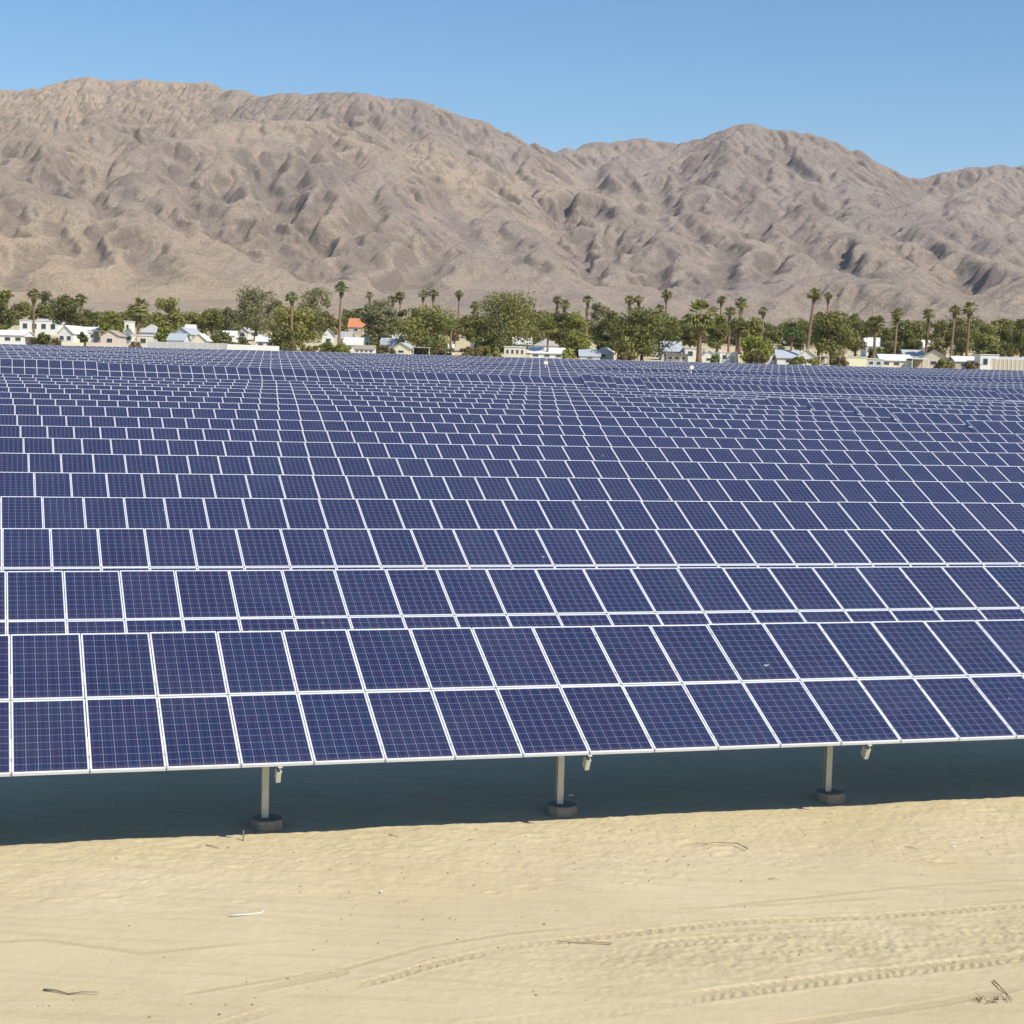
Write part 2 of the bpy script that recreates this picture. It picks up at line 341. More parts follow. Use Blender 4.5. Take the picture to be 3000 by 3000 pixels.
def build_near_sand():
    rng = np.random.default_rng(3)
    st = 0.024
    A = np.arange(-8.5, 20.5, st); Dd = np.concatenate([np.arange(14.2, 26.2, st), np.arange(26.2, 30.5, .12)])
    nd1 = len(np.arange(14.2, 26.2, st))
    AA, DD = np.meshgrid(A, Dd, indexing='ij')
    Z = GN(DD)
    sh = AA.shape
    n1 = vnoise(sh, 60, rng)-.5; n2 = vnoise(sh, 14, rng)-.5; n3 = vnoise(sh, 6, rng)-.5; n4 = vnoise(sh, 2.5, rng)-.5
    lump = np.clip((DD-21.3)/1.3, 0, 1)*.9 + .12
    churn = np.exp(-((DD-18.9)/0.9)**2)*np.clip((AA-4)/4, 0, 1)
    Z += .045*n1 + (.016*n2*lump) + .010*n3*(lump+.7*churn) + .008*n4*(.5+lump+churn)
    # footprints and pits near the shadow edge
    for _ in range(200):
        a0 = rng.uniform(-8, 20); d0 = rng.uniform(21.6, 25.5); r = rng.uniform(.06, .16)
        ia = slice(max(0, int((a0-3*r-A[0])/st)), int((a0+3*r-A[0])/st)+1); idd = slice(max(0, int((d0-3*r-14.2)/st)), min(nd1, int((d0+3*r-14.2)/st)+1))
        q = ((AA[ia, idd]-a0)**2 + ((DD[ia, idd]-d0)*1.5)**2)/r**2
        Z[ia, idd] += rng.uniform(.004, .011)*(np.exp(-((np.sqrt(q)-1.5)/.5)**2)*.7 - np.exp(-q))
    coarse = np.clip(churn*(.35+1.5*vnoise(sh, 25, rng)*vnoise(sh, 7, rng)), 0, 1); Z += .010*(vnoise(sh, 3, rng)-.5)*churn*2
    coarse = np.maximum(coarse, .35*np.clip((19.6-DD)/1.5, 0, 1)*vnoise(sh, 30, rng))
    for poly, wd, dep, kind in TRACKS:
        P = np.array([onplane(*p) for p in poly]); best = np.full(sh, 1e9); arc = np.zeros(sh); side = np.zeros(sh); s0 = 0
        for i in range(len(P)-1):
            p, q = P[i], P[i+1]; d = q-p; L = np.hypot(*d); d = d/L
            t = np.clip((AA-p[0])*d[0]+(DD-p[1])*d[1], 0, L)
            dx = AA-p[0]-t*d[0]; dy = DD-p[1]-t*d[1]; ds = np.hypot(dx, dy)
            k = ds < best; best[k] = ds[k]; arc[k] = (s0+t)[k]; side[k] = (d[0]*dy-d[1]*dx)[k]; s0 += L
        inside = np.clip((wd-best)/(wd*.25), 0, 1)
        berm = np.exp(-((best-wd*1.15)/(wd*.25))**2)
        wob = vnoise(sh, 50, rng)
        amp = np.clip(wob*2.4-.45, 0.12, 1)*.72; coarse = np.maximum(coarse, inside*np.clip(amp*1.3, 0, 1))
        Z += berm*dep*.5*amp - inside*dep*.6*amp
        per = .135 if kind == 'lug' else .06
        ph = (arc + np.abs(side)*.7)/per + .25*n2*4
        lug = np.clip(np.sin(ph*2*np.pi)*1.6, -1, 1)
        Z += inside*lug*dep*(.55 if kind == 'lug' else .35)*amp
    edge = np.minimum.reduce([(AA+8.5)/.6, (20.5-AA)/.6, (DD-14.2)/.5, (30.5-DD)/2.0]); edge = np.clip(edge, 0, 1)
    Z = Z*1.0 - (1-edge)*.16
    X = AA*un[0]+DD*nn[0]; Y = AA*un[1]+DD*nn[1]
    V = np.stack([X, Y, Z], -1).reshape(-1, 3)
    me = np_mesh('sand_track', V, grid_faces(*sh)[:, ::1], MT['sand']); at_ = me.attributes.new('coarse', 'FLOAT', 'POINT'); at_.data.foreach_set('value', coarse.ravel().astype(np.float32))
    o = link('sand_track', me); tag(o, None, None, kind='structure')
build_near_sand()

# ------------------------------------------------------------------ mountains
RIDGES = [  # (pixel x, pixel y, metres away) along each crest and spur
 [(-500,262,3400),(-300,250,3400),(0,258,3400),(130,264,3400),(190,244,3350),(265,224,3300),(330,237,3300),(400,241,3300),(440,232,3250),(480,241,3220),(590,238,3200),(640,255,3150),(700,266,3100),(790,286,3000),(850,273,2950),(1000,272,2900),(1060,275,2850),(1200,291,2850),(1280,316,2850),(1350,341,2850),(1420,371,2850),(1480,405,2850),(1540,421,2870),(1620,446,2900),(1680,435,2950),(1750,420,3000),(1880,408,3050),(1990,421,3050),(2060,405,3020),(2120,385,3000),(2190,371,2950),(2310,386,2950),(2390,402,2950),(2460,430,2950),(2530,465,2960),(2640,518,3000),(2720,521,3050),(2780,505,3050),(2850,490,3050),(2930,486,3050),(3200,500,3100),(3600,540,3100)],
 [(-500,420,2250),(-200,400,2300),(0,395,2250),(120,382,2250),(260,390,2300),(350,348,2350),(430,402,2300),(540,402,2300),(660,362,2400),(850,350,2450),(1000,352,2550),(1100,325,2700)],
 [(120,382,2250),(90,480,2050),(40,560,1900),(-20,640,1750),(-60,740,1620)],
 [(-250,420,2250),(-280,560,1950),(-260,700,1750)],
 [(260,390,2300),(200,480,2100),(233,541,1980),(373,620,1850),(466,697,1720),(520,780,1600),(540,860,1500)],
 [(200,560,1950),(130,640,1800),(90,720,1680),(60,800,1580)],
 [(373,620,1850),(330,720,1700),(250,790,1600),(200,850,1520)],
 [(480,410,2280),(500,500,2100),(560,580,1980),(610,650,1850),(650,730,1740),(700,800,1640),(740,860,1550)],
 [(660,362,2400),(650,450,2250),(690,540,2080),(740,610,1950),(790,680,1820),(820,760,1700),(830,840,1580)],
 [(850,350,2450),(900,420,2300),(900,480,2180),(870,540,2060),(850,590,1970)],
 [(760,352,2430),(760,440,2280),(790,520,2130)],
 [(1000,352,2550),(1080,420,2400),(1140,500,2250),(1130,590,2080),(1090,670,1920),(1030,750,1760),(960,820,1620),(890,870,1520)],
 [(1080,420,2400),(1030,490,2250),(980,560,2120),(950,620,2010)],
 [(1200,291,2850),(1200,400,2600),(1250,500,2420),(1290,610,2200),(1320,710,1980),(1310,800,1780),(1260,870,1620),(1200,900,1520)],
 [(1350,341,2850),(1340,430,2650),(1390,510,2450),(1450,600,2250),(1520,690,2050),(1580,770,1850),(1640,840,1680),(1700,900,1520)],
 [(1450,600,2250),(1430,700,2050),(1440,790,1850),(1480,860,1680)],
 [(1480,405,2850),(1560,490,2700),(1650,542,2600),(1756,570,2500),(1834,610,2380),(1935,685,2180),(1990,750,2000),(1990,820,1820),(1950,880,1650)],
 [(1756,570,2500),(1740,650,2300),(1720,720,2120),(1780,800,1900),(1830,870,1700)],
 [(1880,408,3050),(1870,470,2870),(1850,545,2650)],
 [(1990,421,3050),(1960,480,2880),(1960,560,2600)],
 [(2190,371,2950),(2150,460,2770),(2080,525,2640),(2050,600,2450),(2090,670,2250),(2180,725,2070),(2170,800,1880),(2100,865,1700)],
 [(2190,371,2950),(2240,480,2740),(2230,580,2500),(2270,660,2280),(2330,730,2080),(2300,820,1850),(2220,880,1680)],
 [(2310,386,2950),(2340,480,2750),(2390,560,2550),(2430,640,2320),(2490,700,2120),(2560,760,1950),(2650,805,1800),(2760,855,1660),(2900,905,1520)],
 [(2390,402,2950),(2470,500,2750),(2510,590,2520),(2600,650,2300),(2700,700,2120)],
 [(2460,430,2950),(2560,535,2720),(2650,610,2480),(2760,660,2260),(2870,720,2050),(3000,790,1870),(3100,850,1720)],
 [(2850,490,3050),(2870,570,2860),(2830,640,2650)], [(3000,490,3080),(3010,590,2850),(2990,680,2600),(3050,760,2300)],
 [(2447,790,1760),(2560,815,1700),(2665,848,1640),(2860,905,1550)],
 [(3300,500,3100),(3350,650,2700),(3400,800,2200)],
]
RAV_L = [  # ravines, pixel lines in two halves of the range (scale 1.288, left half)
 [(700,330),(720,400),(760,490),(800,550),(830,610),(870,650),(960,690)], [(1030,340),(1030,420),(1055,490),(1120,560),(1190,600),(1215,690),(1215,770)],
 [(1150,395),(1100,450),(1060,490)], [(1345,320),(1250,420),(1190,500),(1180,570),(1200,620)], [(1240,260),(1170,370),(1130,430),(1070,495)], [(960,350),(1010,420),(1050,480)],
 [(1490,600),(1380,690),(1260,760),(1210,790)], [(300,330),(310,420),(360,470),(450,560)], [(1640,400),(1690,500),(1740,600),(1800,660)], [(1860,400),(1900,470),(1935,500)],
 [(1030,540),(1040,620),(1020,650)], [(930,570),(900,620),(880,650)], [(160,690),(80,760),(30,800)], [(40,520),(80,560),(40,620)], [(1660,690),(1620,760),(1560,830)], [(590,320),(650,350),(700,340)],
 [(1430,560),(1340,640),(1290,680)], [(1300,165),(1335,215)], [(1430,190),(1445,240)], [(1550,170),(1562,250)], [(1690,200),(1705,250)], [(1800,240),(1812,290)], [(480,215),(520,260),(600,272),(680,262)],
 [(150,380),(200,430),(290,480)], [(520,470),(600,540),(700,600)], [(380,600),(370,680),(330,740)], [(640,680),(600,740),(620,800)], [(1100,600),(1080,680),(1100,740)], [(210,560),(250,640),(240,700)], [(860,440),(820,520),(800,560)],
 [(1340,230),(1400,260),(1450,300)], [(1580,330),(1640,320)], [(1000,640),(1100,650),(1190,700)], [(60,300),(110,350),(100,420)], [(500,620),(560,700),(540,770)]]
RAV_R = [
 [(140,360),(170,410),(220,430)], [(240,640),(270,720),(300,790)], [(410,650),(360,720),(310,780)], [(560,690),(530,760),(525,820)], [(670,770),(690,850)], [(830,660),(790,730),(750,820)], [(800,650),(765,720),(745,790)],
 [(440,400),(450,450),(500,500)], [(560,440),(550,500),(600,550)], [(710,500),(690,545)], [(870,440),(800,540)], [(1130,500),(1160,530),(1200,560)], [(1420,530),(1480,480),(1560,430)], [(1760,630),(1800,570),(1870,520),(1935,470)],
 [(1560,560),(1640,470),(1700,420)], [(1230,758),(1320,780),(1390,772)], [(1500,800),(1540,840)], [(1640,770),(1700,830)], [(1220,680),(1230,730)], [(280,530),(350,560)], [(0,640),(40,700),(80,745)], [(540,285),(575,335)],
 [(960,520),(930,600),(870,640)], [(610,388),(690,420),(760,440)], [(930,350),(900,400)], [(1040,600),(1100,680),(1180,720)], [(980,720),(940,800)], [(1400,600),(1460,640),(1560,670)], [(330,440),(380,470)], [(200,480),(180,540),(230,600)], [(1700,650),(1780,700)], [(1000,300),(1040,360),(1120,420)], [(640,560),(700,600),(690,660)]]
def build_mountains():
    rng = np.random.default_rng(11)
    cs = 3.8
    xs = np.arange(-1380, 1380, cs); ys = np.arange(1240, 3600, cs)
    Y, X = np.meshgrid(ys, xs, indexing='ij'); sh = X.shape
    base = g_far(Y) + 10*vnoise(sh, 60, rng)*np.clip((Y-1300)/300, 0, 1) + np.clip((Y-1300)/600, 0, 1)*12
    wx = (vnoise(sh, 34, rng)-.5)*54 + (vnoise(sh, 11, rng)-.5)*14; wy = (vnoise(sh, 34, rng)-.5)*54 + (vnoise(sh, 11, rng)-.5)*14
    tents = []
    for ri, rd in enumerate(RIDGES):
        P = np.array([ray(p[0], p[1])*p[2] for p in rd]); P[:, 2] += CAMZ
        bh = np.full(sh, -1e9); wk = 0.12 if ri in (0, 1) else 1.0
        xx = X+wx*wk; yy = Y+wy*wk
        for i in range(len(P)-1):
            p, q = P[i], P[i+1]; d = q[:2]-p[:2]; L2 = d @ d + 1e-6
            t = np.clip(((xx-p[0])*d[0]+(yy-p[1])*d[1])/L2, 0, 1)
            ds = np.hypot(xx-p[0]-t*d[0], yy-p[1]-t*d[1]); h = p[2]+(q[2]-p[2])*t
            bh = np.maximum(bh, h - .80*(np.sqrt(ds*ds+52**2)-52))
        tents.append(bh)
    tents.append(base)
    T = np.stack(tents); mx = T.max(0); K = 2.5; H = mx + K*np.log(np.exp((T-mx)/K).sum(0)) - K*.3
    amp = np.clip((H-base)/60, 0, 1)
    rn2 = 1-np.abs(2*vnoise(sh, 17, rng)-1); rn3 = vnoise(sh, 7, rng); rn4 = vnoise(sh, 3, rng)
    H += amp*((rn2-.6)*6 + (rn3-.5)*5 + (rn4-.5)*3.5)
    # ravines: find where each traced line meets the slope, then cut a V there
    rock = np.zeros(sh); cut = np.zeros(sh); tY = np.arange(1300, 3560, 4.0)
    def meet(px, py):
        d = ray(px, py); zz = d[2]*tY+CAMZ; ix = np.clip(((d[0]*tY-xs[0])/cs).astype(int), 0, sh[1]-1); iy = np.clip(((tY-ys[0])/cs).astype(int), 0, sh[0]-1)
        k = np.nonzero(H[iy, ix] > zz)[0]
        return np.array([d[0]*tY[k[0]], tY[k[0]]]) if len(k) else None
    jx = (vnoise(sh, 9, rng)-.5)*26; jy = (vnoise(sh, 9, rng)-.5)*26
    for ln in [[(x/1.288, 200+y/1.288) for x, y in l] for l in RAV_L] + [[(1500+x/1.288, 200+y/1.288) for x, y in l] for l in RAV_R]:
        P = [meet(*q) for q in ln]; P = [q for q in P if q is not None]
        if len(P) < 2: continue
        dep = rng.uniform(11, 22); wd = rng.uniform(17, 30)
        for i in range(len(P)-1):
            p, q = P[i], P[i+1]
            if np.hypot(*(q-p)) > 420: continue
            x0, x1 = sorted((p[0], q[0])); y0, y1 = sorted((p[1], q[1])); m_ = 90
            sx = slice(max(0, int((x0-m_-xs[0])/cs)), int((x1+m_-xs[0])/cs)+1); sy = slice(max(0, int((y0-m_-ys[0])/cs)), int((y1+m_-ys[0])/cs)+1)
            d = q-p; L2 = d @ d+1e-6; xx = X[sy, sx]+jx[sy, sx]; yy = Y[sy, sx]+jy[sy, sx]
            t = np.clip(((xx-p[0])*d[0]+(yy-p[1])*d[1])/L2, 0, 1); ds = np.hypot(xx-p[0]-t*d[0], yy-p[1]-t*d[1])
            cut[sy, sx] = np.maximum(cut[sy, sx], dep*np.clip(1-ds/wd, 0, 1)**1.15); rock[sy, sx] = np.maximum(rock[sy, sx], np.clip(1-ds/(wd*.95), 0, 1))
    rn6 = vnoise(sh, 2.2, rng); rn7 = 1-np.abs(2*vnoise(sh, 5, rng)-1)
    H += -cut + rock*((rn6-.5)*9 + (rn7-.5)*9)
    H0 = H.copy()
    # rain drops carve the gullies
    H = H/cs; ny, nx = sh; NB = 16; n = 22000
    for b in range(NB):
        px = rng.uniform(2, nx-3, n); py = rng.uniform(2, ny-3, n); dx = np.zeros(n); dy = np.zeros(n); v = np.ones(n); w = np.ones(n); sed = np.zeros(n)
        Hf = H.ravel(); dH = np.zeros(ny*nx)
        for s in range(70):
            ix = px.astype(int); iy = py.astype(int); fx = px-ix; fy = py-iy; c = iy*nx+ix
            h00 = Hf[c]; h10 = Hf[c+1]; h01 = Hf[c+nx]; h11 = Hf[c+nx+1]
            gx = (h10-h00)*(1-fy)+(h11-h01)*fy; gy = (h01-h00)*(1-fx)+(h11-h10)*fx
            h = h00*(1-fx)*(1-fy)+h10*fx*(1-fy)+h01*(1-fx)*fy+h11*fx*fy
            dx = dx*.15-gx*.85; dy = dy*.15-gy*.85; L = np.hypot(dx, dy)+1e-9; dx /= L; dy /= L
            px2 = np.clip(px+dx, 1, nx-3); py2 = np.clip(py+dy, 1, ny-3)
            i2 = px2.astype(int); j2 = py2.astype(int); f2 = px2-i2; g2 = py2-j2; c2 = j2*nx+i2
            hn = Hf[c2]*(1-f2)*(1-g2)+Hf[c2+1]*f2*(1-g2)+Hf[c2+nx]*(1-f2)*g2+Hf[c2+nx+1]*f2*g2
            dh = hn-h
            cap = np.maximum(-dh, .01)*v*w*3.0
            dep = np.where(dh > 0, np.minimum(dh, sed), np.maximum(sed-cap, 0)*.3)
            ero = np.where((dh <= 0) & (sed < cap), np.minimum((cap-sed)*.10, -dh*.7), 0)
            am = dep-ero; sed -= am
            for o_, wt in ((0, (1-fx)*(1-fy)), (1, fx*(1-fy)), (nx, (1-fx)*fy), (nx+1, fx*fy)):
                dH += np.bincount(c+o_, weights=am*wt, minlength=ny*nx)
            v = np.sqrt(np.clip(v*v-dh*2, .02, 6)); w *= .98; px, py = px2, py2
            if s % 10 == 9:
                Hf = Hf + np.clip(dH, -.35, .25); dH[:] = 0
        H = Hf.reshape(sh)
        H = H0/cs + np.clip(H - H0/cs, -3.2, .8)
        if b % 8 == 7:
            Hs = H.copy(); Hs[1:-1, 1:-1] = (H[1:-1, 1:-1]*4+H[:-2, 1:-1]+H[2:, 1:-1]+H[1:-1, :-2]+H[1:-1, 2:])/8; H = Hs
    H = H*cs + amp*(rng.random(sh)-.5)*2.2
    def blur(a, r):
        c = np.cumsum(np.pad(a, ((r+1, r), (0, 0)), mode='edge'), 0); a = (c[2*r+1:]-c[:-2*r-1])/(2*r+1)
        c = np.cumsum(np.pad(a, ((0, 0), (r+1, r)), mode='edge'), 1); return (c[:, 2*r+1:]-c[:, :-2*r-1])/(2*r+1)
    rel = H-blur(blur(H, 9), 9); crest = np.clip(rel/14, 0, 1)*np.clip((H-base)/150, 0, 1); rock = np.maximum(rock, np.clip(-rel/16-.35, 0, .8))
    e = np.clip((Y-1240)/60, 0, 1); H = H*e + (g_far(Y)-3)*(1-e)
    V = np.stack([X, Y, H], -1).reshape(-1, 3)
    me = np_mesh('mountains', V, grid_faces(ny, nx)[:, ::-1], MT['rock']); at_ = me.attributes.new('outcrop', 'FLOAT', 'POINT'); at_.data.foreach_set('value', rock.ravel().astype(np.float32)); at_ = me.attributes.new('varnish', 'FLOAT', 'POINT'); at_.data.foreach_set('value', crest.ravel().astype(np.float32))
    o = link('mountains', me); tag(o, None, None, kind='structure')
build_mountains()

# ------------------------------------------------------------------ solar panel rows
PW, PL, PITCHW, PITCHL = .996, 1.650, 1.010, 1.670
LIP, TH_F = .020, .044
def ring(mb, mi, ox=0., oy=0., oz=0., rot=None, lip=LIP):
    hl = lip*1.5      # the top and bottom bars read wider
    mb.box(ox, ox+PW, oy, oy+hl, oz-TH_F, oz, mi); mb.box(ox, ox+PW, oy+PL-hl, oy+PL, oz-TH_F, oz, mi)
    mb.box(ox, ox+lip, oy+hl, oy+PL-hl, oz-TH_F, oz, mi); mb.box(ox+PW-lip, ox+PW, oy+hl, oy+PL-hl, oz-TH_F, oz, mi)
def slab(mb, mi, ox=0., oy=0., oz=0., lip=LIP): mb.box(ox+lip, ox+PW-lip, oy+lip, oy+PL-lip, oz-.012, oz-.003, mi)
def add_uv(me, fn):
    uv = me.uv_layers.new(name='uv'); co = np.zeros(len(me.vertices)*3); me.vertices.foreach_get('co', co); co = co.reshape(-1, 3)
    li = np.zeros(len(me.loops), int); me.loops.foreach_get('vertex_index', li); uv.data.foreach_set('uv', fn(co[li]).astype(np.float32).ravel())
mb = MB(); slab(mb, 0); ME_CELL = mb.mesh('solar_panel', MT['cells']); add_uv(ME_CELL, lambda c: c[:, :2])
mb = MB(); ring(mb, 0); ME_FRAME = mb.mesh('frame', MT['frame'])
mb = MB(); slab(mb, 0, lip=.020); ring(mb, 1, lip=.020); ME_PANEL = mb.mesh('solar_panel_far', [MT['cells'], MT['frame']]); add_uv(ME_PANEL, lambda c: c[:, :2])
mb = MB(); mb.box(-.014, .014, -.022, .022, -.002, .005); mb.tube([(0, 0, .005), (0, 0, .012)], .007, 6); ME_CLAMP = mb.mesh('clamp', MT['clampm'])
def c_section(mb, w, d, t, z0, z1, mi=0):      # open C profile, open to the right
    mb.box(-w/2, -w/2+t, -d/2, d/2, z0, z1, mi); mb.box(-w/2+t, w/2, -d/2, -d/2+t, z0, z1, mi); mb.box(-w/2+t, w/2, d/2-t, d/2, z0, z1, mi)
HPOST = 2.0
mb = MB(); mb.box(-.045, .045, -.0045, .0045, 0, HPOST); mb.box(-.045, .045, -.052, -.0045-.0005, 0, HPOST) if False else None
mb = MB(); mb.box(-.05, .05, -.05, -.043, 0, 1); mb.box(-.05, .05, .043, .05, 0, 1); mb.box(-.004, .004, -.043, .043, 0, 1); ME_POST = mb.mesh('post', MT['steel'])
def footing_mesh():
    mb = MB(); pr = [(.255, -.3), (.25, .11), (.242, .13), (.0, .135)]; n = 9; rnd = random.Random(4)
    jit = [rnd.uniform(.88, 1.10) for _ in range(n)]
    for r, z in pr:
        for j in range(n): mb.v.append((r*jit[j]*math.cos(2*math.pi*j/n), r*jit[j]*math.sin(2*math.pi*j/n), z + (rnd.uniform(-.008, .008) if 0 < r < .21 else 0)))
    for i in range(len(pr)-1):
        for j in range(n): mb.f.append((i*n+j, i*n+(j+1) % n, (i+1)*n+(j+1) % n, (i+1)*n+j)); mb.mi.append(0)
    return mb.mesh('footing', MT['concrete'])
ME_FOOT = footing_mesh()
RL = 3.40
def rafter_mesh():
    mb = MB(); mb.box(-.03, .03, -.03, RL, -.135, -.128); mb.box(-.03, .03, -.03, RL, -.055, -.048); mb.box(-.004, .004, -.03, RL, -.128, -.055)
    # a hanging channel end below the low edge
    mb.box(-.045, -.038, -.035, .10, -.30, -.136); mb.box(-.038, .02, -.035, -.029, -.30, -.136); mb.box(-.038, .02, .094, .10, -.30, -.136)
    return mb.mesh('rafter', MT['steel'])
ME_RAFT = rafter_mesh()
ORD = 'first second third fourth fifth sixth seventh eighth ninth tenth eleventh twelfth thirteenth fourteenth fifteenth sixteenth seventeenth eighteenth nineteenth twentieth'.split()
def edge_px(D, zt, px):
    # along-coordinate where the image column px meets a line at distance D
    lo = 600.
    for _ in range(8):
        a, z = at_D(px, lo, D)
        lo += (zt - z)*(-FPX)/ (D*1.0)
    return a
CA, SA = math.cos(TAU), math.sin(TAU)
def merged_panels(lst, parent):
    V = []; Fc = []; MI = []; UV = []
    pm = ME_PANEL; nvp = len(pm.vertices); co = np.zeros(nvp*3); pm.vertices.foreach_get('co', co); co = co.reshape(-1, 3)
    fs = np.array([list(p.vertices) for p in pm.polygons]); mi = np.array([p.material_index for p in pm.polygons])
    Vs, Fs, Ms, Us = [], [], [], []
    for j, (x, y, z) in enumerate(lst):
        q = co.copy(); yy = q[:, 1]*CA - q[:, 2]*SA; zz = q[:, 1]*SA + q[:, 2]*CA
        Vs.append(np.stack([q[:, 0]+x, yy+y, zz+z], 1)); Fs.append(fs+j*nvp); Ms.append(mi)
        u = co[fs.ravel()][:, :2].copy(); u[:, 0] += 4.0*(j+1); Us.append(u)
    me = np_mesh('distant_panels', np.concatenate(Vs), np.concatenate(Fs), MT['cells'], False); me.materials.append(MT['frame'])
    me.polygons.foreach_set('material_index', np.concatenate(Ms).astype(np.int32))
    uv = me.uv_layers.new(name='uv'); uv.data.foreach_set('uv', np.concatenate(Us).astype(np.float32).ravel())
    o = link('distant_panels', me, parent); o['kind'] = 'stuff'
def make_row(idx, D, zfun, phase, label, amin=None, amax=None, detail=2, posts=True):
    """D: across-distance of the top edge; zfun(a): world height of the top edge; detail 3: clamps too, 2: frames as sub-parts, 1: whole panels"""
    zt = zfun(0)
    a0 = edge_px(D, zt, -70) - 2.5; a1 = edge_px(D, zt, 3070) + (2.5 if idx > 1 else 4)
    if amin is not None: a0 = max(a0, amin)
    if amax is not None: a1 = min(a1, amax)
    i0 = math.ceil((a0-phase)/PITCHW); i1 = math.floor((a1-phase)/PITCHW)
    run = 2*PITCHL*CA; rise = 2*PITCHL*SA; Dl = D-run
    cx = i0*PITCHW+phase
    org = np.array([*(un*cx + nn*Dl), 0.0]); gz = float(g_field(cx, Dl))
    root = empty('solar_array', (org[0], org[1], gz), TH)
    tag(root, label, 'solar array', 'rows of solar panels filling the field')
    visA0 = edge_px(D, zt, 0); visA1 = edge_px(D, zt, 3000)
    cand = []
    for i in range(i0, i1):
        a = i*PITCHW+phase
        for j in (1, 0):
            z = zfun(a) - rise + j*PITCHL*SA - gz
            vis = (visA0-1.0 < a < visA1)
            cand.append(((0 if vis else 1) + (0 if j == 1 else .5), i, j, (a-cx, j*PITCHL*CA, z)))
    cand.sort(key=lambda c: (c[0], c[1]))
    jr = random.Random(idx*31)
    single = cand[:100] if len(cand) > 105 else cand; rest = cand[len(single):]
    for _, i, j, p in single:
        if detail >= 2:
            o = link('solar_panel', ME_CELL, root, p, (TAU+R(jr.gauss(0, .09)), R(jr.gauss(0, .07)), R(jr.gauss(0, .03)))); link('frame', ME_FRAME, o)
        else: link('solar_panel', ME_PANEL, root, p, (TAU+R(jr.gauss(0, .25)), R(jr.gauss(0, .12)), 0))
    if rest: merged_panels([c[3] for c in rest], root)
    if detail >= 3:
        for i in range(i0, i1+1):
            a = i*PITCHW+phase; zl = zfun(a)-rise-gz
            for s in ((.014, .30, 1.36, 1.662, 1.97, 3.03) if idx < 2 else (1.662,)):
                link('clamp', ME_CLAMP, root, (a-cx-.006, s*CA, zl+s*SA), (TAU, 0, 0))
    # long rails under the panels
    L = (i1-i0)*PITCHW
    segs = []
    last = None
    for i in range(i0, i1):
        z = zfun(i*PITCHW+phase)
        if last is None or abs(z-last) > .08: segs.append([i, i+1, z])
        else: segs[-1][1] = i+1
        last = z
    for sg in segs:
        za = zfun(sg[0]*PITCHW+phase)-rise-gz; zb = zfun((sg[1]-1)*PITCHW+phase)-rise-gz; x0 = sg[0]*PITCHW+phase-cx; x1 = sg[1]*PITCHW+phase-cx-.012
        y, q = 1.660*CA, 1.660*SA; mbr = MB(); w_ = .050      # strip added beneath the seam: stops sunlight slipping through, thickens the pale line
        mbr.v += [(x, y+sy*w_*CA+tz*SA, z_+q+sy*w_*SA-tz*CA) for x, z_ in ((x0, za), (x1, zb)) for sy in (-1, 1) for tz in (.0435, .0435+.02)]
        for f in ((0,1,3,2),(4,6,7,5),(0,2,6,4),(1,5,7,3),(0,4,5,1),(2,3,7,6)): mbr.f.append(f); mbr.mi.append(0)
        mbr.build('seam_light_stop', MT['frame'], root)
        for s in (.40, 1.26, 2.08, 2.94):
            mbr = MB(); x0 = sg[0]*PITCHW+phase-cx; x1 = sg[1]*PITCHW+phase-cx-.01
            za = zfun(sg[0]*PITCHW+phase)-rise-gz; zb = zfun((sg[1]-1)*PITCHW+phase)-rise-gz
            y = s*CA; q = s*SA-.075
            mbr.tube([(x0, y, za+q), (x1, y, zb+q)], .028, 4)
            mbr.build('rail', MT['steel'], root)
    if posts:
        sp = 4.52; k0 = math.ceil((a0-3.80+.2)/sp); k1 = math.floor((a1-3.80-.5)/sp)
        for k in range(k0, k1+1):
            a = 3.80+k*sp; yl = 1.37 ; P = un*a + nn*(Dl+yl); g = float(g_field(a, Dl+yl)); zl = zfun(a)-rise
            top = zl + yl*math.tan(TAU) - .17
            o = link('post', ME_POST, root, (a-cx, yl, g-gz)); o.scale = (1, 1, max(.3, top-g))
            if idx <= 17: link('rafter', ME_RAFT, root, (a-cx, 0, zl-gz), (TAU, 0, 0))
            if idx <= 3: link('footing', ME_FOOT, root, (a-cx+.03, yl-.02, g-gz+ (0.012*math.sin(k*7)))) 
    return root
LAB = ['nearest row of blue solar panels, its posts standing in shade above the bright sand']
LAB += [f'{ORD[k]} row of blue solar panels counted from the bright sand' for k in range(1, 9)]
LAB += [f'{ORD[k]} row of solar panels from the sand, stepping up a little at the right' for k in range(9, 17)]
bx = {10: (2849, 1245), 11: (2650, 1210), 12: (2507, 1194), 13: (2383, 1174), 14: (2259, 1162)}
for k in range(1, 18):
    D = Dk[k-1]; z0 = ZT[k-1]+CAMZ
    if k in bx:
        ab = at_D(bx[k][0], bx[k][1], D)[0]; ab = math.floor((ab-PH[k-1])/PITCHW)*PITCHW+PH[k-1]-.1; up = .22 if k == 10 else (.10, .28)[k < 14] if k == 14 else .28
        ab2 = at_D(2372, 1163, D)[0] if k == 14 else 1e9
        zf = lambda a, z0=z0, k=k, ab=ab, up=up, ab2=ab2: z0 + bump_z(k, a) + ((.24 if k == 14 and a < ab2 else (up if k != 14 else .30)) if a > ab else (.08 if k == 14 and a > ab-9 else 0))
    else: zf = lambda a, z0=z0, k=k: z0 + bump_z(k, a)
    make_row(k, D, zf, PH[k-1], LAB[k-1], detail=3 if k <= 3 else (2 if k <= 11 else 1))
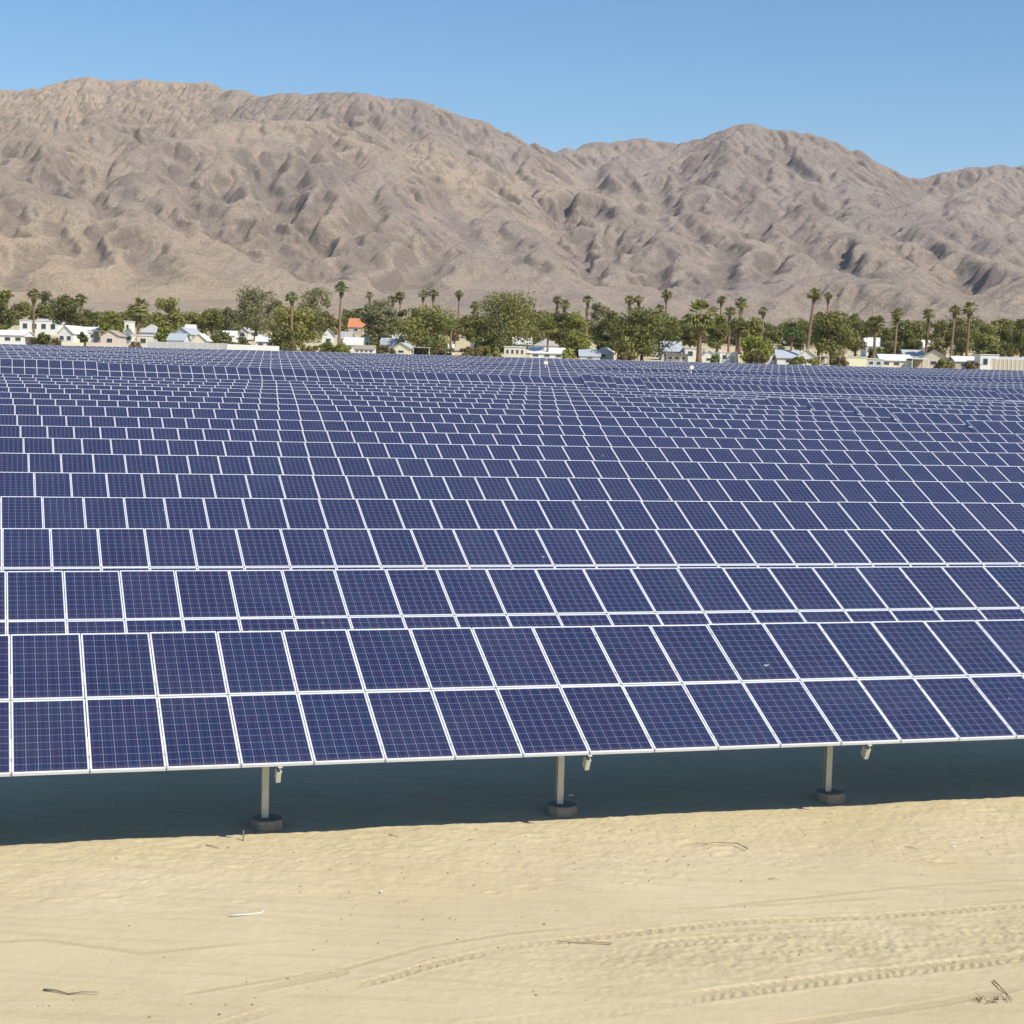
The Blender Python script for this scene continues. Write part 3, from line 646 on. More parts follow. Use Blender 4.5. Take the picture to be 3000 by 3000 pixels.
# behind the service road
far = [156.9+6.35*j for j in range(6)]
aM = at_D(1380, 1064, 195.)[0]; aL = at_D(259, 1080, 156.9)[0]; aR = at_D(2905, 1160, 156.9)[0]
hum = [0, 0, .02, -.03, 0, .03]
for j, D in enumerate(far):
    if j == 0:
        br = [(at_D(px_, 1120, 156.9)[0], dz_) for px_, dz_ in ((1680, 0), (1708, .28), (1772, .22), (1850, .08))]
        def zf(a):
            z = ztop_far(a, 156.9)
            if a < aL: return z+.10
            if a < br[0][0]: return z
            if a < br[1][0]: return z+.28
            if a < br[2][0]: return z+.20
            if a < br[3][0]: return z+.08
            return z - (.28 - .10*min(1, max(0, (a-br[3][0])/40))) - (.22 if a > aR else 0)
    else: zf = lambda a, D=D, j=j: ztop_far(a, D) + hum[j]
    lab = 'row of panels standing clear behind the gap, showing both of its courses' if j == 0 else f'{ORD[j]} row of panels beyond the wide gap in the field' + (', ending halfway across' if j == 5 else '')
    make_row(18+j, D, zf, (.41-.045*j) % 1.01, lab, detail=1, amax=aM+14 if j == 5 else None)
aM = at_D(1380, 1064, 195.)[0]
make_row(24, 195.0, lambda a: ztop_far(a, 195.0), .3, 'short far row of panels ending halfway across the field', amax=aM, detail=1)
for j in range(7):
    D = 201.5+6.35*j
    lab = ['dark row of panels facing the second gap, far at the right centre', 'far row of panels just behind the second gap in the field'][j] if j < 2 else \
          (f'{ORD[j]} row of panels beyond the second gap in the field' if j < 6 else 'last row of panels, against the trees and white homes')
    make_row(25+j, D, lambda a, D=D, j=j: ztop_far(a, D) - (.0 if j else .05) + .03*math.sin(a/23+j), (.10-.045*j) % 1.01, lab, detail=1)

# ------------------------------------------------------------------ small things on the sand
def sand_pt(px, py):
    a, d = onplane(px, py); P = un*a+nn*d; return Vector((P[0], P[1], GN(d)))
def stick(name, pix, rad, m, label, cat, lift=.012, group=None, taper=.4):
    pts = [sand_pt(*p) for p in pix]; o0 = pts[0].copy()
    pts = [p-o0+Vector((0, 0, lift+.010*math.sin(i*2.1))) for i, p in enumerate(pts)]
    mb = MB(); n = len(pts); mb.tube(pts, [.72*rad*(1-(1-taper)*i/(n-1)) for i in range(n)], 6)
    o = mb.build(name, MT[m], None, True, o0); tag(o, label, cat, group); return o
stick('twig', [(2190,2492),(2160,2478),(2120,2473),(2085,2474),(2040,2482)], .016, 'wood', 'bent dry twig lying on the sand below the right post', 'twig', .03)
stick('stick', [(1792,2767),(1740,2766),(1690,2764),(1635,2761)], .014, 'wood', 'thin straight stick on the sand near the middle of the tracks', 'stick', .02)
stick('branch', [(128,2904),(160,2908),(200,2914),(240,2911),(290,2914)], .016, 'wood', 'dark dry branch on the sand at lower left', 'branch', .02)
stick('plastic_strip', [(672,2688),(700,2687),(735,2681),(765,2678),(780,2662)], .014, 'pale', 'pale bent strip of litter lying alone on smooth sand', 'litter', .02, None, .9)
def upright_stick():
    p = sand_pt(711, 2463); mb = MB(); mb.tube([(0, 0, -.03), (.012, 0, .06), (.008, .01, .15)], [.012, .011, .008], 6)
    tag(mb.build('stick', MT['wood'], None, True, p), 'small upright stick poking out at the shadow edge by the left post', 'stick')
upright_stick()
stick('twig', [(1230,2431),(1215,2437),(1205,2441)], .014, 'wood', 'short dark twig at the shadow edge left of the middle post', 'twig', .02)
stick('twig', [(1140,2448),(1165,2456),(1178,2457)], .010, 'wood', 'thin pale-brown twig just left of the short dark twig at the shadow edge', 'twig', .015)
stick('twig', [(2253,2577),(2270,2577),(2284,2579)], .008, 'wood', 'tiny straight twig on the pale smooth sand, right of centre', 'twig', .012)
stick('twig', [(322,2512),(340,2518),(352,2524)], .012, 'wood', 'short twig on lumpy sand under the left end of the array', 'twig', .015)
stick('twig', [(604,2479),(622,2482),(642,2487)], .011, 'wood', 'short twig on lumpy sand left of the upright stick', 'twig', .015)
stick('twig', [(2650,2483),(2672,2486),(2690,2491)], .008, 'wood', 'fine short twig on sand near the right edge', 'twig', .012)
stick('root', [(2910,2880),(2925,2895),(2948,2915),(2966,2938)], .012, 'wood', 'dark root arching beside the brush heap at lower right', 'root', .03)
def scrap(px, py, r, label):
    p = sand_pt(px, py); mb = MB(); rnd = random.Random(px); q = [(r*rnd.uniform(.6, 1.3)*math.cos(t), r*.7*rnd.uniform(.6, 1.2)*math.sin(t)) for t in (0, 1, 2, 3.1, 4.2, 5.3)]
    mb.v = [(x, y, .012) for x, y in q] + [(x*.8, y*.8, .012+r*rnd.uniform(.3, .7)) for x, y in q]
    n = len(q); mb.f = [tuple(range(n))[::-1], tuple(range(n, 2*n))] + [(i, (i+1) % n, n+(i+1) % n, n+i) for i in range(n)]; mb.mi = [0]*len(mb.f)
    tag(mb.build('litter_scrap', MT['pale'], None, False, p), label, 'litter')
scrap(1117, 2614, .022, 'small white scrap on smooth sand below the middle panels')
scrap(2795, 2483, .030, 'white scrap on the sand near the right edge')
scrap(2318, 2526, .018, 'flat pale scrap on the sand below the right post')
scrap(1672, 2334, .050, 'pale scrap lying in the shade by the middle footing')
def brush():
    c = sand_pt(2915, 2935); mb = MB(); rnd = random.Random(5)
    for i in range(22):
        p = Vector((rnd.uniform(-.20, .14), rnd.uniform(-.08, .06), .01)); d = Vector((rnd.uniform(-1, 1), rnd.uniform(-1, 1), rnd.uniform(.1, .5))).normalized()
        L = rnd.uniform(.04, .13); mb.tube([p, p+d*L*.5+Vector((0, 0, .01)), p+d*L], [.006, .004, .002], 5)
    o = mb.build('dead_brush', MT['wood'], None, True, c); tag(o, 'small heap of dead brush on the sand at lower right corner', 'brush')
brush()
def pebbles():
    mb = MB(); rnd = random.Random(9)
    for i in range(1300):
        px = rnd.uniform(0, 3000); t = rnd.random(); py = 2440+ (560*t if rnd.random() < .55 else 200*t) - px*.04
        a, d = onplane(px, py)
        if d > 24.4: continue
        P = un*a+nn*d; r = rnd.choice([.003, .004, .004, .005, .006, .008, .012]); s = rnd.uniform(.6, 1.6)
        c = (P[0], P[1], GN(d)+r*.4); v0 = len(mb.v)
        for k in range(6):
            dv = [(1,0,0),(0,1,0),(-1,0,0),(0,-1,0),(0,0,1),(0,0,-1)][k]
            mb.v.append((c[0]+dv[0]*r*s*rnd.uniform(.7, 1.3), c[1]+dv[1]*r*rnd.uniform(.7, 1.3), c[2]+dv[2]*r*.7))
        for q in ((0,1,4),(1,2,4),(2,3,4),(3,0,4),(1,0,5),(2,1,5),(3,2,5),(0,3,5)): mb.f.append(tuple(v0+i for i in q)); mb.mi.append(0)
    tag(mb.build('gravel', MT['pebble']), 'scattered pebbles and dark crumbs on the sand', 'gravel', None, 'stuff')
pebbles()

# ------------------------------------------------------------------ village: placing helpers
def spot(px, py, Y):
    d = ray(px, py)*Y; x, y, z = d[0], d[1], d[2]+CAMZ; return x, y, z
def base_of(px, Y, py=1030):
    x, y, z = spot(px, py, Y); return x, y, float(ground(x, y))
# ---- trees
def crown_mesh(w, h, seed, dens=1.0, open_=0.0, leaf=.32):
    "leaf clumps through a lobed volume; origin at the crown's foot"
    rnd = np.random.default_rng(seed); nl = int(9+w*1.6)
    lob = []
    for i in range(nl):
        t = rnd.uniform(0, 2*np.pi); rr = np.sqrt(rnd.uniform(0, 1))*.40*w; z = h*rnd.uniform(.10, .88)
        fac = 1-.38*abs(z/h-.40)*2
        lob.append((rr*np.cos(t)*fac*1.15, rr*np.sin(t)*fac, z, rnd.uniform(.15, .25)*min(w, h*1.3)))
    area = w*h; n = int(area*46*dens/(leaf/.34)**2); n = min(n, 7000)
    li = rnd.integers(0, nl, n); L = np.array(lob)[li]
    d = rnd.normal(size=(n, 3)); d /= np.linalg.norm(d, axis=1)[:, None]
    r = L[:, 3]*(rnd.uniform(.25, 1.0, n)**.5)*(1+rnd.normal(0, .17, n))
    c = L[:, :3] + d*r[:, None]*np.array([1, 1, .8])
    open_ = max(open_, .12)
    if open_:
        keep = np.sin(c[:, 0]*1.7+seed)*np.sin(c[:, 2]*1.9+seed*2)*np.sin(c[:, 1]*1.3) > -1+open_*.8; c = c[keep]; d = d[keep]
    c[:, 2] = np.clip(c[:, 2], 0.0, h*1.05); n = len(c)
    nrm = d + rnd.normal(0, .7, (n, 3)); nrm /= np.linalg.norm(nrm, axis=1)[:, None]
    t1 = np.cross(nrm, rnd.normal(size=(n, 3))); t1 /= np.linalg.norm(t1, axis=1)[:, None]; t2 = np.cross(nrm, t1)
    s = rnd.uniform(.5, 1.15, n)[:, None]*leaf
    V = np.stack([c-t1*s-t2*s*.5, c+t1*s*.2-t2*s*.8, c+t1*s+t2*s*.3, c-t1*s*.1+t2*s*.9], 1).reshape(-1, 3)
    return V, np.arange(4*n).reshape(-1, 4)
def tree(px, top, wpx, Y, mt, label, name='tree', foot=None, seed=None, open_=0., dens=1.0, group=None, cat='tree', low=.12):
    x, y, g = base_of(px, Y); zt = spot(px, top, Y)[2]; h = max(1.0, zt-g); w = wpx*1.0/FPX*Y
    seed = seed or int(px*7+top)
    root = empty(name, (x, y, g)); tag(root, label, cat, group)
    c0 = h*low; V, Fq = crown_mesh(w, h-c0, seed, dens, open_); V[:, 2] += c0
    link('crown', np_mesh('crown', V, Fq, MT[mt], False), root)
    mb = MB(); rnd = random.Random(seed); th_ = h*.55
    mb.tube([(0, 0, -.2), (.05*w*.3, 0, th_*.5), (rnd.uniform(-.1, .1)*w*.5, 0, th_)], [.035*h+.05, .025*h+.03, .04], 7)
    for i in range(5):
        t = rnd.uniform(0, 6.28); z0 = th_*rnd.uniform(.35, .7); mb.tube([(0, 0, z0), (math.cos(t)*w*.15, math.sin(t)*w*.15, z0+h*.15), (math.cos(t)*w*.3, math.sin(t)*w*.3, z0+h*.28)], [.014*h+.02, .01*h, .02], 5)
    mb.build('trunk', MT['bark'], root, True); return root
def palm(px, top, Y, label, wpx=32, lean=0.0, skirt=.25, mt='frond', bot=None, fat=1.0):
    "top: pixel row of the crown's top"
    x, y, g = base_of(px, Y); zt = spot(px, top, Y)[2]; w = wpx*1.18/FPX*Y; R0 = w/2; h = zt-g-R0*.75
    if h < 1.0: h = 1.0
    root = empty('palm_tree', (x, y, g)); tag(root, label, 'palm tree', 'palm trees of the village')
    rnd = random.Random(int(px*3+top)); tx = lean/FPX*Y
    mb = MB(); n = 7; pts = [(tx*(i/(n-1))**1.4, .1*math.sin(i), -.2+(h+.2)*i/(n-1)) for i in range(n)]
    r0 = (.24+.010*h)*fat; mb.tube(pts, [r0*(1.25 if i == 0 else 1.0-.38*i/(n-1)) for i in range(n)], 8); mb.build('trunk', MT['trunk'], root, True)
    mb = MB(); c = Vector((tx, 0, h))
    for i in range(44):
        t = rnd.uniform(0, 2*math.pi); el = math.asin(max(-1, min(1, rnd.uniform(-.55, 1.0)))); L = R0*rnd.uniform(.85, 1.2)
        hd = Vector((math.cos(t), math.sin(t), 0)); up = Vector((0, 0, 1)); d0 = hd*math.cos(el)+up*math.sin(el)
        st = c + d0*L*.45; side = d0.cross(up).normalized() if abs(d0.z) < .98 else Vector((1, 0, 0))
        p0 = c; mb.quad([p0-side*.03, p0+side*.03, st+side*.03, st-side*.03])
        for a in (-1.05, -.7, -.35, 0, .35, .7, 1.05):      # the fan's fingers, tips drooping
            dd = (d0*math.cos(a)+side*math.sin(a)); tip = st + dd*L*.58 - up*L*(.10+.10*abs(a)); mid = st + dd*L*.32
            sd2 = dd.cross(up); sd2 = sd2.normalized()*L*.075 if sd2.length > .01 else side*L*.05
            mb.quad([st, mid-sd2, tip, mid+sd2])
    mb.build('fronds', MT[mt], root)
    if skirt > 0:
        mb = MB(); Ls = h*skirt if skirt < 1 else skirt
        for i in range(70):
            t = rnd.uniform(0, 2*math.pi); z = -rnd.uniform(0, Ls); r = R0*.34*(1+z/Ls*.45); ln = rnd.uniform(.6, 1.2)*R0*.55
            q = Vector((tx*(1+z/max(h, 1)), 0, h+z)) + Vector((math.cos(t)*r*.5, math.sin(t)*r*.5, 0)); hd = Vector((math.cos(t), math.sin(t), 0)); sdv = Vector((-math.sin(t), math.cos(t), 0))*.16
            e = q+hd*r*.7-Vector((0, 0, ln)); mb.quad([q-sdv, q+sdv, e+sdv*.7, e-sdv*.7])
        mb.build('dead_fronds', MT['skirt'], root)
    return root
# ---- homes
def house(px0, px1, ridge, Y, kind, wall, roof, label, dep=9.0, yaw=0.0, eave=.62, win=2, door=0, base=None, name='mobile_home', cat='house', dz=0.0):
    pxm = (px0+px1)/2; x, y, g = base_of(pxm, Y); zr = spot(pxm, ridge, Y)[2]; w = (px1-px0)/FPX*Y
    g += dz; h = max(2.2, zr-g)*(.93 if Y < 500 else 1); he = h*(eave-.04) if kind != 'flat' else h-.22
    root = empty(name, (x, y+dep/2, g), yaw); tag(root, label, cat, 'white and pale homes of the village')
    hw, hd = w/2, dep/2
    mb = MB()
    if kind == 'flat': mb.box(-hw+.15, hw-.15, -hd+.15, hd-.15, -.6, he); 
    else: mb.box(-hw+.3, hw-.3, -hd+.3, hd-.3, -.6, he)
    ox = .3
    if kind == 'gable':
        for yy in (-hd+.3, hd-.3): mb.quad([(-hw+.3, yy, he), (hw-.3, yy, he), (0, yy, h-.12)])
    elif kind == 'long':
        for xx in (-hw+.3, hw-.3): mb.quad([(xx, -hd+.3, he), (xx, hd-.3, he), (xx, 0, h-.12)])
    mb.build('wall', MT[wall], root)
    mb = MB(); t = .14
    def pl(a, b, c, d):
        a, b, c, d = map(Vector, (a, b, c, d)); u = Vector((0, 0, t)); q = [a, b, c, d]
        v = len(mb.v); mb.v += [tuple(p) for p in q]+[tuple(p+u) for p in q]
        for f in ((3,2,1,0),(4,5,6,7),(0,1,5,4),(1,2,6,5),(2,3,7,6),(3,0,4,7)): mb.f.append(tuple(v+i for i in f)); mb.mi.append(0)
    if kind == 'gable':
        pl((-hw, -hd, he-.08), (0, -hd, h-t), (0, hd, h-t), (-hw, hd, he-.08)); pl((.004, -hd, h-t), (hw, -hd, he-.08), (hw, hd, he-.08), (.004, hd, h-t))
    elif kind == 'long':
        pl((-hw, -hd, he-.08), (hw, -hd, he-.08), (hw, 0, h-t), (-hw, 0, h-t)); pl((-hw, .004, h-t), (hw, .004, h-t), (hw, hd, he-.08), (-hw, hd, he-.08))
    elif kind == 'hip':
        k = min(hw, hd)*.9; v = [(-hw,-hd,he),(hw,-hd,he),(hw,hd,he),(-hw,hd,he),(-hw+k,0,h),(hw-k,0,h)]
        if hw < hd: v[4] = (0, -hd+k, h); v[5] = (0, hd-k, h)
        b = len(mb.v); mb.v += v
        fs = [(0,1,5,4),(1,2,5),(2,3,4,5),(3,0,4),(3,2,1,0)] if hw >= hd else [(0,1,4),(1,2,5,4),(2,3,5),(3,0,4,5),(3,2,1,0)]
        for f in fs: mb.f.append(tuple(b+i for i in f)); mb.mi.append(0)
    else:
        mb.box(-hw, hw, -hd, hd, h-.2, h)
    mb.build('roof', MT[roof], root)
    yf = -hd+ (.15 if kind == 'flat' else .3)
    ww = w-.8; n = win+door
    for i in range(n):
        xc = -ww/2+ww*(i+.5)/n
        wd = min(1.5, ww/n*.62)
        if i < win:
            z0, z1 = he*.42, he*.82; mb = MB(); mb.box(xc-wd/2, xc+wd/2, yf-.05, yf+.02, z0, z1); f = mb.build('window', MT['trim'], root)
            mb = MB(); mb.box(xc-wd/2+.09, xc+wd/2-.09, yf-.075, yf-.052, z0+.09, z1-.09); mb.build('pane', MT['glass'], f)
        else:
            mb = MB(); mb.box(xc-.45, xc+.45, yf-.06, yf+.02, 0, min(2.0, he*.85)); mb.build('door', MT['trim' if wall != 'white' else 'greyw'], root)
    if kind in ('gable', 'flat') and w > 5 and abs(yaw) > .05:
        for i in range(2):
            yc = -hd+dep*(i+.6)/2.4; sgn = -1 if yaw > 0 else 1; xw = sgn*(hw-.3)
            mb = MB(); mb.box(min(xw, xw+sgn*.05), max(xw, xw+sgn*.05), yc-.6, yc+.6, he*.42, he*.8); mb.build('window', MT['glass'], root)
    return root
def carport(px0, px1, top, Y, label, roof='rwhite', dep=6.0):
    pxm = (px0+px1)/2; x, y, g = base_of(pxm, Y); zr = spot(pxm, top, Y)[2]; w = (px1-px0)/FPX*Y; h = max(2.2, zr-g)
    root = empty('carport', (x, y+dep/2, g)); tag(root, label, 'carport', 'carports beside the homes')
    mb = MB(); mb.box(-w/2, w/2, -dep/2, dep/2, h-.18, h); mb.build('roof', MT[roof], root)
    for sx in (-1, 1):
        for sy in (-1, 1):
            mb = MB(); xx = sx*(w/2-.2); yy = sy*(dep/2-.2); mb.box(xx-.07, xx+.07, yy-.07, yy+.07, -.2, h-.18); mb.build('post', MT['trim'], root)
    mb = MB(); mb.box(-w/2+.3, w/2-.3, dep/2-.14, dep/2-.08, -.2, h-.2); mb.build('back_wall', MT['tanw'], root)
    return root
# ------------------------------------------------------------------ village: homes (pixel span, ridge row, metres away)
H = house
H(-30,72,962,430,'long','white','rwhite','low white home at the far left end of the village',10,0,.7,3)
carport(60,108,985,431,'open carport with white roof beside the leftmost white home','rwhite')
H(55,172,938,520,'flat','white','rwhite','long flat-roofed white home behind the palm at far left',9,0,.62,4)
H(98,172,933,560,'long','white','rgrey','pale home with grey roof showing above the long flat one',9,0,.7,2)
H(172,225,948,440,'gable','white','rwhite','white gable-fronted home with two dark windows left of the round shrub',10,-.15,.62,2)
H(225,290,953,470,'long','white','rwhite','white home with long low roof left of the peach home',9,0,.68,2)
carport(255,294,968,432,'dark-shaded carport touching the left wall of the peach home','rtan')
H(290,350,962,430,'gable','peach','rtan','peach-coloured home with a wide dark window and shallow gable',9,0,.7,1)
H(346,386,955,455,'gable','white','rwhite','small white gabled home right behind the peach home',8,.2,.66,1)
H(362,383,940,520,'flat','white','rwhite','small white box of a home topping the peach home',6,0,.62,1)
H(402,468,945,470,'hip','greyw','rgrey','grey home with hipped roof and white chimney cap left of the dark palm',10,0,.6,2)
H(398,440,978,430,'flat','cream','rwhite','low cream shed with flat roof in front of the hipped grey home',5,0,.62,1)
H(486,540,972,432,'long','white','rblue','white home with blue-grey roof at the left of the cream gable',9,0,.6,2)
H(510,570,955,480,'gable','greyw','rblue','tall blue-grey gabled home behind the cream gable',10,-.2,.6,2)
H(556,606,972,431,'gable','cream','rwhite','cream gable end with white trim behind the long white wall',9,0,.6,1)
H(535,580,950,540,'long','white','rwhite','white roof peeping above the blue-grey gable',8,0,.6,1)
H(645,690,968,500,'long','white','rwhite','small white home half hidden by shrubs left of the eucalyptus',8,0,.62,1)
H(690,728,958,530,'gable','white','rgrey','small white gabled home under the big eucalyptus',8,0,.62,1)
H(722,762,960,540,'long','white','rwhite','white home behind the eucalyptus trunk',8,0,.62,1)
H(740,800,982,455,'long','white','rwhite','white home with sloping roof just right of the eucalyptus',9,.12,.6,2)
H(935,978,958,480,'gable','white','rwhite','white gabled home at the foot of the tallest middle palm',9,.1,.62,1)
H(984,1030,966,470,'long','white','rgrey','white home with pale grey roof right of the tall palm trunk',9,0,.6,2)
H(1016,1066,931,620,'long','tanw','rorange','tan home with a bright orange tile roof',11,0,.45,1)
H(1002,1062,984,450,'long','white','rwhite','broad white roofed home below the orange roof',9,0,.5,2)
H(1052,1104,972,465,'gable','white','rwhite','white gabled home between the orange roof and the grey-green tree',10,-.15,.62,1)
H(1034,1098,1008,430,'long','white','rtan','home with long brown roof over a white railed porch',8,0,.62,4)
H(1118,1196,968,480,'flat','white','rwhite','flat white roof with upright end right of the grey-green tree',8,0,.6,2)
H(1112,1178,986,452,'long','white','rblue','white home with grey-blue roof behind the yellow gable',9,0,.55,2)
H(1150,1212,1000,430,'gable','yellow','rblue','pale yellow gable end with blue-grey roof edge',10,-.12,.56,1)
carport(1208,1260,1017,432,'dark flat carport joined to the pale yellow gable','rgrey')
H(1262,1330,1004,450,'long','white','rwhite','low white home right of the dark carport, under the big olive tree',8,0,.6,2)
H(1378,1412,978,480,'gable','white','rwhite','small white gabled home left of the biggest olive tree',8,.15,.62,1)
H(1475,1542,1012,430,'flat','cream','rwhite','cream fronted home with narrow tall windows near the middle',8,0,.6,4)
H(1498,1560,982,480,'long','white','rwhite','white roof behind the cream fronted home',8,0,.55,2)
H(1560,1640,988,465,'hip','white','rgrey','home with grey hipped roof behind the short wide palm',9,0,.6,2)
H(1548,1658,1014,431,'long','white','rwhite','long white home with bright roof right of the cream front',9,0,.55,3)
H(1696,1762,1020,430,'long','white','rblue','white home with steep slate-blue roof side',8,0,.45,1)
H(1752,1802,1014,436,'gable','white','rwhite','white gable with broad eaves beside the slate-blue roof',9,-.2,.6,1)
H(1935,2000,994,450,'long','greyw','rblue','grey home with blue roof right of the big dark tree',8,0,.5,2)
H(1940,1975,982,520,'flat','white','rwhite','little white roof above the blue roofed grey home',6,0,.6,1)
H(1950,2018,1034,428,'flat','tanw','rgrey','low tan porch room with three white framed windows',5,0,.6,3)
H(2006,2066,1016,445,'flat','white','rwhite','white flat-roofed home behind the stout palm',8,0,.6,2)
H(2056,2112,1022,431,'gable','white','rwhite','white gable end just right of the stout palm trunk',9,-.1,.58,1)
H(2108,2162,1028,433,'flat','white','rwhite','white home with flat roof and large dark opening',8,0,.6,1,1)
H(2240,2280,1034,438,'flat','white','rwhite','small white flat-roofed room left of the blue and white home',6,0,.6,2)
H(2275,2350,1020,436,'long','white','rblue','pale blue roof side of the white home with the tall palm behind',9,0,.5,1)
H(2340,2405,1018,430,'gable','white','rwhite','bright white gable end below the tallest right-hand palm',10,-.15,.58,1)
carport(2402,2432,1042,433,'narrow shaded carport right of the bright white gable','rgrey')
H(2476,2542,1042,428,'flat','yellow','rwhite','plain pale yellow box home with blank wall',8,0,.6,0,0)
H(2538,2592,1048,430,'flat','greyw','rwhite','grey walled home under a thin white flat roof',8,0,.6,2)
H(2580,2678,1034,434,'long','cream','rwhite','cream home with long white roof and doorway left of the grey gable',9,0,.6,2,1)
carport(2672,2724,1050,430,'white carport with thin posts next to the cream home','rwhite')
H(2536,2606,988,520,'long','white','rwhite','far white home behind the short palm on the right',9,0,.6,2)
H(2650,2715,1020,455,'long','greyw','rgrey','grey home with grey roof behind the white carport',9,0,.55,1)
H(2706,2800,1020,440,'gable','cream','rgrey','grey roofed gable with white edge right of the grey home',11,-.25,.55,1)
H(2706,2758,996,530,'long','white','rwhite','far pale roofs under the shaggy palm',8,0,.6,2)
H(2798,2902,1040,434,'long','tanw','rwhite','low home with long bright white fascia at the right',9,0,.66,2)
H(2872,2930,1034,428,'flat','white','rwhite','white porch home with two dark windows at the right',6,0,.6,2)
H(2915,3060,1042,438,'long','tanw','rgrey','home with grey-white roof at the far right edge',9,0,.6,3)
# white boundary wall, fences and hedges along the far edge of the field
def wall_strip(name, px0, px1, top0, top1, Y, m, label, cat, posts=0):
    x0, y0, z0 = spot(px0, top0, Y); x1, y1, z1 = spot(px1, top1, Y); g0 = float(ground(x0, y0)); g1 = float(ground(x1, y1))
    o = empty(name, (x0, y0, g0)); tag(o, label, cat)
    mb = MB(); dx, dy = x1-x0, y1-y0; a = (0, 0, -.4); b = (dx, dy, g1-g0-.4)
    for k in (0, .15):
        mb.v += [(0, k, -.4), (dx, dy+k, g1-g0-.4), (dx, dy+k, z1-g0), (0, k, z0-g0)]
    for f in ((0,1,2,3),(7,6,5,4),(3,2,6,7),(0,3,7,4),(1,5,6,2)): mb.f.append(f); mb.mi.append(0)
    mb.build('panel', MT[m], o)
    for i in range(posts):
        t = i/(posts-1); mb = MB(); mb.box(t*dx-.06, t*dx+.06, t*dy-.10, t*dy-.01, -.3+(g1-g0)*t, (z0-g0)*(1-t)+(z1-g0)*t+.08); mb.build('post', MT['trim'], o)
    return o
wall_strip('boundary_wall', 430, 665, 1000, 1006, 420, 'greyw', 'pale grey wall with posts in front of the cream gable', 'wall', 9)
wall_strip('boundary_wall', 665, 818, 1008, 1014, 418, 'white', 'plain bright white wall below the big eucalyptus', 'wall', 0)
wall_strip('slat_fence', 2905, 3040, 1052, 1056, 420, 'tanw', 'tan slat fence with pale posts at the far right', 'fence', 12)
wall_strip('boundary_wall', 180, 245, 1002, 1004, 422, 'cream', 'short cream garden wall left of the peach home', 'wall', 0)
wall_strip('boundary_wall', 252, 392, 1003, 1007, 424, 'peach', 'low peach garden wall in front of the peach home', 'wall', 0)
